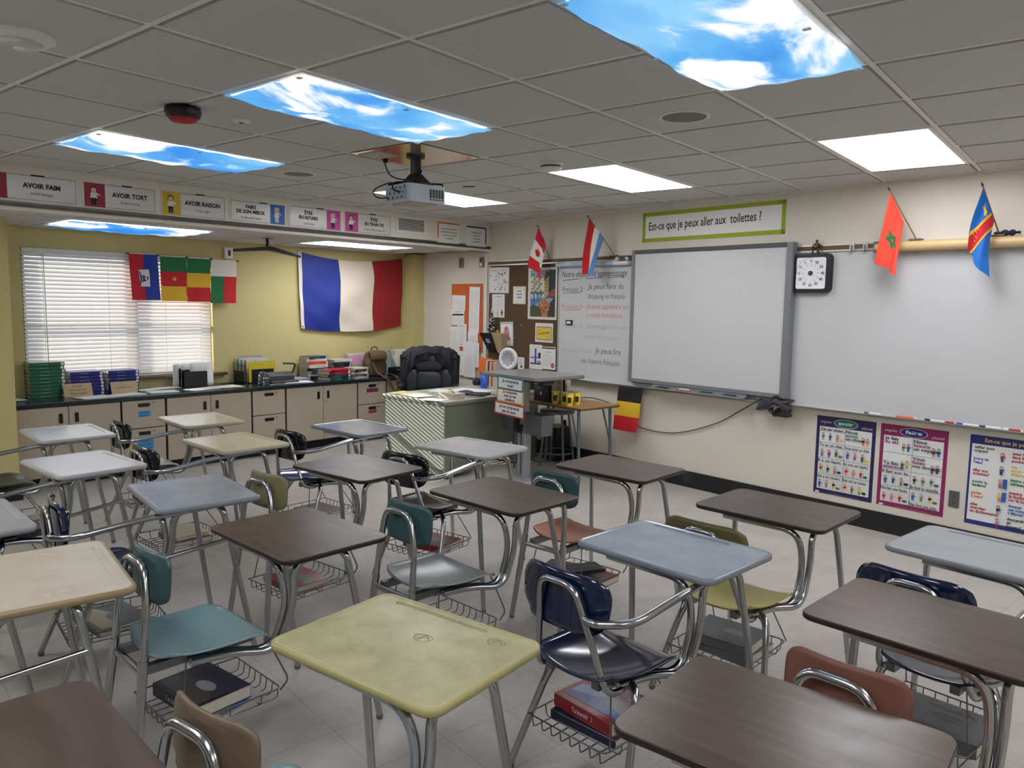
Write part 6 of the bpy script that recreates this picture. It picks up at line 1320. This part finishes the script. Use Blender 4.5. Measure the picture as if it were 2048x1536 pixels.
o = g.build('jacket', None, (-2.80, 4.78, 0), math.radians(42), solid=.010); tag(o, 'dark jacket draped over the back of the office chair', 'jacket')

# lectern -----------------------------------------------------------------------
t = thing('lectern', 'height adjustable grey lectern table on a single aluminium column', 'lectern', (-1.46, 4.095, 0), RF)
LT = mat('lectern_top_grey', (128, 128, 126), .3, noise=.03)
G().prism(rrect(0, .795, 0, .62, .03), .975, 1.0, LT).prism(rrect(.002, .793, .002, .618, .03), .968, .976, DGREY).build('table_top', t, bev=.003)
G().box(.15, .65, .22, .36, .925, .967, DGREY).build('top_bracket', t, bev=.003); LC = mat('column_aluminium', (172, 174, 178), .4, .5)
G().box(.275, .385, .25, .33, .02, .50, LC).box(.292, .368, .262, .318, .50, .93, LC).build('column', t, bev=.008); G().box(.322, .330, .2485, .2505, .04, .48, DGREY).box(.335, .339, .248, .2505, .04, .48, DGREY).build('column_slot', t)
G().box(.20, .46, .05, .53, .0, .022, LC).build('foot_plate', t, bev=.006); G().cyl((.33, .25, .50), (.33, .215, .50), .022, BLACK, 14).box(.30, .36, .215, .235, .44, .52, BLACK).build('clamp', t, bev=.004)
BINM = mat('grey_bin', (72, 76, 80), .55); BINL = mat('grey_bin_light', (96, 98, 102), .5)
def hbin(label, x0, x1, y0, z0, h, m, grp):
    tp = .018; g = G(); vs = []
    for z, i in ((z0, tp), (z0 + h, 0)): vs += [(x0 + i, y0 + i, z), (x1 - i, y0 + i, z), (x1 - i, y0 + .16 - i, z), (x0 + i, y0 + .16 - i, z)]
    w = .004; o_ = len(vs)
    for z, i in ((z0 + w, tp), (z0 + h, 0)): vs += [(x0 + i + w, y0 + i + w, z), (x1 - i - w, y0 + i + w, z), (x1 - i - w, y0 + .16 - i - w, z), (x0 + i + w, y0 + .16 - i - w, z)]
    g.add(vs, [(3, 2, 1, 0)] + [(i, (i + 1) % 4, 4 + (i + 1) % 4, 4 + i) for i in range(4)] + [(8, 9, 10, 11)] + [(8 + (i + 1) % 4, 8 + i, 12 + i, 12 + (i + 1) % 4) for i in range(4)] + [(4 + i, 4 + (i + 1) % 4, 12 + (i + 1) % 4, 12 + i) for i in range(4)], m)
    t_ = thing('hanging_bin', label, 'bin', (-1.46, 4.095, 0), RF, grp); g.build('bin', t_); G().box(min(x1, .275 if x0 < .2 else x0) - .012, max(x0, .275 if x0 < .2 else .385) + .0 if x0 < .2 else x0 + .012, y0 + .05, y0 + .09, z0 + h - .03, z0 + h + .004, DGREY).build('hook', t_); return t_
hbin('dark grey bin hanging left of the lectern column, below the signs', .075, .270, .20, .435, .19, BINM, 'bins hanging on the lectern'); hbin('grey bin hanging right of the lectern column', .392, .66, .20, .445, .19, BINL, 'bins hanging on the lectern')
def lsign(label, x, z, w, h, border, lines, tilt=0.0):
    o = sheet('lectern_sign', label, 'sign', Vector((-1.46, 4.095, 0)) + A_ * x - N_ * .012 + Vector((0, 0, z)), RF, w, h, border, .003, 'answer signs hanging on the lectern', tilt)
    a = Art(.0036); a.rect(.016, .014, w - .016, h - .014, mat('sign_pale', (214, 222, 222), .6) if 'teal' in label else WHITE)
    n = len(lines)
    for k, l in enumerate(lines): g_ = text_geo(l, .03); hh = .024 if n == 3 else .028; a.text(l, w / 2, h * (.5 + (n / 2 - k - .78) * .27 * (1 if n == 3 else 1.25)), hh, INK, al='c', w=min(w - .045, (g_[3] - g_[2]) / .7 * hh), bold=.03)
    a.build('print', o); return o
TB2 = mat('teal_border', (60, 122, 124), .6); YB2 = mat('yellow_border', (190, 176, 70), .6); RB2 = mat('red_border', (176, 52, 70), .6)
lsign('teal bordered sign reading Je comprends tout!', .292, .872, .355, .118, TB2, ['Je comprends', 'tout!'], .03); lsign("yellow bordered sign reading Je comprends, mais j'ai des questions", .285, .755, .37, .125, YB2, ['Je comprends,', "mais j'ai des", 'questions.'], .02)
lsign('red bordered sign reading Je ne comprends pas du tout', .25, .640, .415, .118, RB2, ['Je ne comprends', 'pas du tout.'], .04)
G().box(.30, .62, -.0165, -.0125, .985, .998, TB2).box(.30, .62, -.0165, -.001, .998, 1.0025, TB2).build('sign_clip', t) if False else None

# side table, cups, file box, stool ------------------------------------------------
TBO = Vector((-1.45, 4.56, 0)); t = thing('side_table', 'wooden topped side table with grey steel legs below the written whiteboard', 'table', TBO, RF)
WT = mat_wood('oak_laminate', [(.3, (150, 112, 66)), (.7, (186, 146, 92))], 1.2, 12, .35)
G().prism(rrect(0, .98, 0, .52, .012, 3), .690, .716, WT).build('table_top', t, bev=.003); G().prism(rrect(-.002, .982, -.002, .522, .012, 3), .692, .706, mat('table_edge', (96, 70, 42), .5)).build('edge_band', t)
LM = mat('table_leg_blue_grey', (104, 116, 122), .4, .4)
for x, y, dx in ((.90, .05, .03), (.90, .47, .03), (.06, .05, -.03), (.06, .47, -.03)):
    G().tube([(x, y, .69), (x + dx, y - .01, .01)], .016, LM, 12, r2=.013).build('leg', t); G().tube([(x - dx * 3.4, y + (.0), .69), (x + dx * .55, y - .006, .34)], .008, LM, 8).build('leg_brace', t)
def onTb(x, y, z=.7165): return TBO + A_ * x + N_ * y + Vector((0, 0, z))
CY = mat('cup_yellow', (232, 200, 40), .5); 
def cup(label, x, y):
    t = thing('paper_cup', label, 'cup', onTb(x, y), RF + .75, 'yellow cups on the side table'); G().lathe([(.028, 0), (.038, .118), (.0365, .118), (.027, .006), (0, .006)], CY, 24).lathe([(.0375, .112), (.041, .115), (.041, .119), (.0365, .119)], WHITE, 24, caps=False).build('cup', t)
    g = G(); g.grid(lambda u, v: ((.0285 + .010 * (.25 + .45 * v) + .0006) * math.sin(-.55 + 1.1 * u), -(.0285 + .010 * (.25 + .45 * v) + .0006) * math.cos(-.55 + 1.1 * u), .118 * (.25 + .45 * v)), 8, 2, mat('cup_label_dark', (40, 44, 66), .6), True); g.build('label', t)
for args in (('yellow cup at the left of the four on the side table', .60, .04), ('yellow cup second from the left on the side table', .70, .06), ('yellow cup at the front right of the four on the side table', .80, .03), ('yellow cup at the back, half hidden behind the right ones', .775, .15), ('white rimmed yellow cup tucked behind the second one', .69, .17)): cup(*args)
t = thing('magazine_file', 'black magazine file holder with a round white sticker on the side table', 'file box', onTb(.40, .10), RF)
G().box(-.11, .11, -.05, -.046, 0, .155, BLACK).box(-.11, -.106, -.05, .22, 0, .155, BLACK).box(.106, .11, -.05, .22, 0, .155, BLACK).box(-.11, .11, -.05, .22, 0, .004, BLACK).build('holder', t, bev=.002)
a = Art(.0503); a.ell(-.01, .075, .014, .018, WHITE, 18); a.build('round_sticker', t); a = Art(.0503)
for k in range(3): a.ell(-.06 + .02 * k, .13, .006, .012, GREYINK, 12)
a.build('binder_rings', t)
for k in range(7): tag(G().box(-.08, .09, 0, .005, .01, .215 + .01 * (k % 3), [PAPER2, WHITE, mat('folder_buff', (206, 196, 140), .8), WHITE, BLACK, PAPER2, WHITE][k]).build('file_folder', None, onTb(.44 + .02, .075 + .034 * k), RF + .9 if 0 else RF), ['front cream', 'second white', 'buff', 'middle white', 'black', 'sixth cream', 'rear white'][k] + ' folder in the magazine file on the side table', 'folder', 'folders in the magazine file')
t = thing('monitor', 'small dark monitor half hidden behind the lectern column', 'monitor', F(-2.45, .74, .50), RF); G().box(-.16, .16, -.02, .02, .03, .20, BLACK).build('screen', t, bev=.004); G().box(-.06, .06, -.05, .05, 0, .01, BLACK).box(-.02, .02, -.01, .01, .01, .05, BLACK).build('stand', t)
t = thing('stool', 'round grey metal stool under the side table', 'stool', (-1.17, 4.98, 0), .2)
SM = mat('stool_grey', (108, 112, 112), .4, .5); G().lathe([(0, .585), (.165, .585), (.178, .580), (.178, .552), (.165, .548), (0, .548)], SM, 32).build('seat', t)
for k in range(4): a_ = PI / 4 + k * PI / 2; G().tube([(.12 * math.cos(a_), .12 * math.sin(a_), .55), (.19 * math.cos(a_), .19 * math.sin(a_), .008)], .0125, SM, 10).build('leg', t)
G().tube([(.170 * math.cos(x), .170 * math.sin(x), .15) for x in [2 * PI * k / 32 for k in range(32)]], .008, SM, 8, closed=True).build('foot_ring', t)
tag(G().tube(bez([(0, 0, .005), (.15, .1, .004), (.3, -.02, .004), (.42, .12, .004), (.6, .05, .004)], 30), .005, BLACK, 6).build('cable', None, (-1.75, 5.02, 0), .0), 'black cable lying on the floor beneath the side table', 'cable')
t = thing('computer_tower', 'black computer tower on the floor in the shade under the side table', 'computer', (-1.36, 5.30, 0), RF); G().box(-.10, .10, -.15, .15, 0, .36, BLACK).build('case', t, bev=.006); G().box(-.08, .08, -.153, -.150, .04, .32, DGREY).build('front_panel', t)

# ================================================================== ON THE CEILING
t = thing('projector_plate', 'shiny tan metal plate in place of a ceiling tile above the projector', 'plate', (-1 * U, 3 * U, H), 0)
G().box(.02, U - .02, .02, U - .02, -.006, -.002, mat('reflective_plate', (196, 178, 156), .12, .6, noise=.05)).build('plate', t); G().box(.03, .22, .07, .24, -.010, -.006, mat('plate_outlet', (190, 186, 176), .5)).build('outlet_plate', t)
px_, py_ = -.5 * U, 3.5 * U; t = thing('projector', 'white projector hanging on a black ceiling mount', 'projector', (px_, py_, H), RF); GREYW = mat('projector_white', (196, 204, 214), .4, noise=.02)
G().box(-.028, .028, -.022, .022, -.145, -.007, BLACK).cyl((0, 0, -.006), (0, 0, -.02), .06, BLACK, 18).build('mount_pole', t, bev=.002)
g = G(); v = []
for z, w, d in ((-.120, .030, .028), (-.160, .065, .05), (-.175, .07, .07), (-.182, .12, .10)): v += [(-w, -d, z), (w, -d, z), (w, d, z), (-w, d, z)]
f = [(0, 1, 2, 3), (15, 14, 13, 12)]
for k in range(3): f += [(4 * k + i, 4 * k + 4 + i, 4 * k + 4 + (i + 1) % 4, 4 * k + (i + 1) % 4) for i in range(4)]
g.add(v, f, BLACK)
for sx, sy in ((1, 1), (1, -1), (-1, 1), (-1, -1)): g.tube(fillet([(sx * .06, sy * .05, -.178), (sx * .125, sy * .12, -.182), (sx * .125, sy * .12, -.205)], .02, 3), .006, BLACK, 8)
g.build('mount_bracket', t)
bd = G(); bd.prism(rrect(-.135, .135, -.145, .145, .03, 5), -.305, -.198, GREYW); bo = bd.build('body', t, bev=.012, seg=3)
G().prism(rrect(-.10, .10, -.11, .11, .02, 4), -.309, -.3045, mat('projector_base', (178, 168, 150), .5)).build('base_panel', t)
g = G(); 
for k in range(5): g.box(.1345, .1362, .015 + .022 * k, .031 + .022 * k, -.275, -.222, DGREY); g.box(.1345, .1362, .015 + .022 * k, .031 + .022 * k, -.288, -.281, DGREY)
g.build('vent', t); g = G().box(-.118, .120, -.1462, -.1445, -.292, -.212, mat('port_panel', (170, 180, 190), .5)); g.build('port_panel', t)
g = G(); rnd = random.Random(2)
for k in range(12): x = -.09 + .017 * k; z = -.285 + .03 * (k % 3); g.box(x, x + .011, -.1475, -.1460, z, z + .010 + .006 * (k % 2), BLACK)
g.build('ports', t); G().cyl((-.06, .145, -.25), (-.06, .160, -.25), .038, BLACK, 20).build('lens', t); G().cyl((-.10, -.10, -.303), (-.10, -.10, -.325), .01, GREYW, 10, r2=.016).build('foot', t)
def cab(pts, r=.0042): return G().tube(bez(pts, 30), r, CB, 8)
cab([(-.06, -.160, -.275), (-.13, -.20, -.27), (-.19, -.19, -.22), (-.14, -.12, -.175), (-.05, -.05, -.165), (.0, -.03, -.12)]).build('cable', t); cab([(.06, -.150, -.250), (.03, -.18, -.235), (.0, -.16, -.19), (-.02, -.06, -.17)], .005).build('cable', t)
cab([(-.20, -.10, -.03), (-.19, -.10, -.065), (-.14, -.09, -.125), (-.06, -.04, -.15), (.03, .0, -.13), (.035, .02, -.10), (.0, .03, -.09)]).build('cable', t); G().box(-.212, -.188, -.112, -.088, -.035, -.006, BLACK).build('plug', t)
def cthing(name, label, cat, x, y, fn, z=H - .005): t = thing(name, label, cat, (x, y, z), .3); fn(t); return t
cthing('motion_sensor', 'large white round ceiling sensor at the top left corner', 'sensor', .13, -.235, lambda t: (G().lathe([(.118, 0), (.118, -.008), (.095, -.022), (.075, -.028), (.075, -.028)], WPLAST, 40, caps=False).lathe([(.0745, -.0285), (.074, -.034), (.06, -.040), (0, -.042)], mat('sensor_lens', (200, 200, 196), .3, noise=.2, scale=40), 32, caps=False).build('body', t), G().lathe([(.02, -.041), (.016, -.048), (0, -.050)], WPLAST, 16).build('lens', t)))
cthing('smoke_detector', 'round white smoke detector beside the bare ceiling light', 'smoke detector', .265, 2.80, lambda t: (G().lathe([(.075, 0), (.075, -.012), (.068, -.016), (.066, -.040), (.055, -.050), (0, -.052)], WPLAST, 36).build('body', t), G().lathe([(.0675, -.020), (.0685, -.024), (.0685, -.028), (.0675, -.032)], DGREY, 36, caps=False).build('slot', t)))
cthing('ceiling_sensor', 'small white ring on the ceiling right of the red and black ornament', 'sensor', -.353, .943, lambda t: (G().lathe([(.048, 0), (.048, -.008), (.035, -.016), (.022, -.018), (.020, -.012), (0, -.012)], WPLAST, 28).build('ring', t), G().lathe([(.010, -.012), (.009, -.022), (0, -.022)], STEEL, 12).build('head', t)))
SPG = mat('speaker_grille', (128, 124, 118), .8, noise=.15, scale=200)
for x, y, l in ((1.515, 2.16, 'flush round grey ceiling speaker left of the bare right-hand light'), (-1.52, 2.14, 'flush round ceiling speaker between the phrase cards and the projector')):
    cthing('ceiling_speaker', l, 'speaker', x, y, lambda t: (G().lathe([(.125, 0), (.125, -.003), (.108, -.006), (.106, -.003)], WPLAST, 40, caps=False).build('rim', t), G().lathe([(.108, -.002), (.06, -.0045), (0, -.005)], SPG, 36, caps=False).build('grille', t)))
tag(G().box(-.05, .05, -.006, .006, -.008, 0, DGREY).build('ceiling_hook', None, (-.863, 3.26, H - .005), .5, bev=.002), 'thin dark slot-shaped hook in the ceiling right of the projector', 'hook')
t = thing('ceiling_ornament', 'black round ceiling device with a red and yellow dome', 'ornament', (-.36, .635, H), 3.6)
G().lathe([(.062, 0), (.080, -.008), (.084, -.030), (.078, -.052), (.066, -.060), (0, -.060)], BLACK, 36).build('case', t)
g = G(); pr = [(.066, -.0605), (.058, -.072), (.035, -.080), (0, -.083)]; n = 36
for k in range(3):
    for j in range(n):
        a0, a1 = 2 * PI * j / n, 2 * PI * (j + 1) / n; r0, z0 = pr[k]; r1, z1 = pr[k + 1]
        c = RED if 2 <= (j % 36) < 22 else YEL
        g.add([(r0 * math.cos(a0), r0 * math.sin(a0), z0), (r0 * math.cos(a1), r0 * math.sin(a1), z0), (r1 * math.cos(a1), r1 * math.sin(a1), z1), (r1 * math.cos(a0), r1 * math.sin(a0), z1)], [(0, 3, 2, 1)], c, True)
g.build('dome', t)
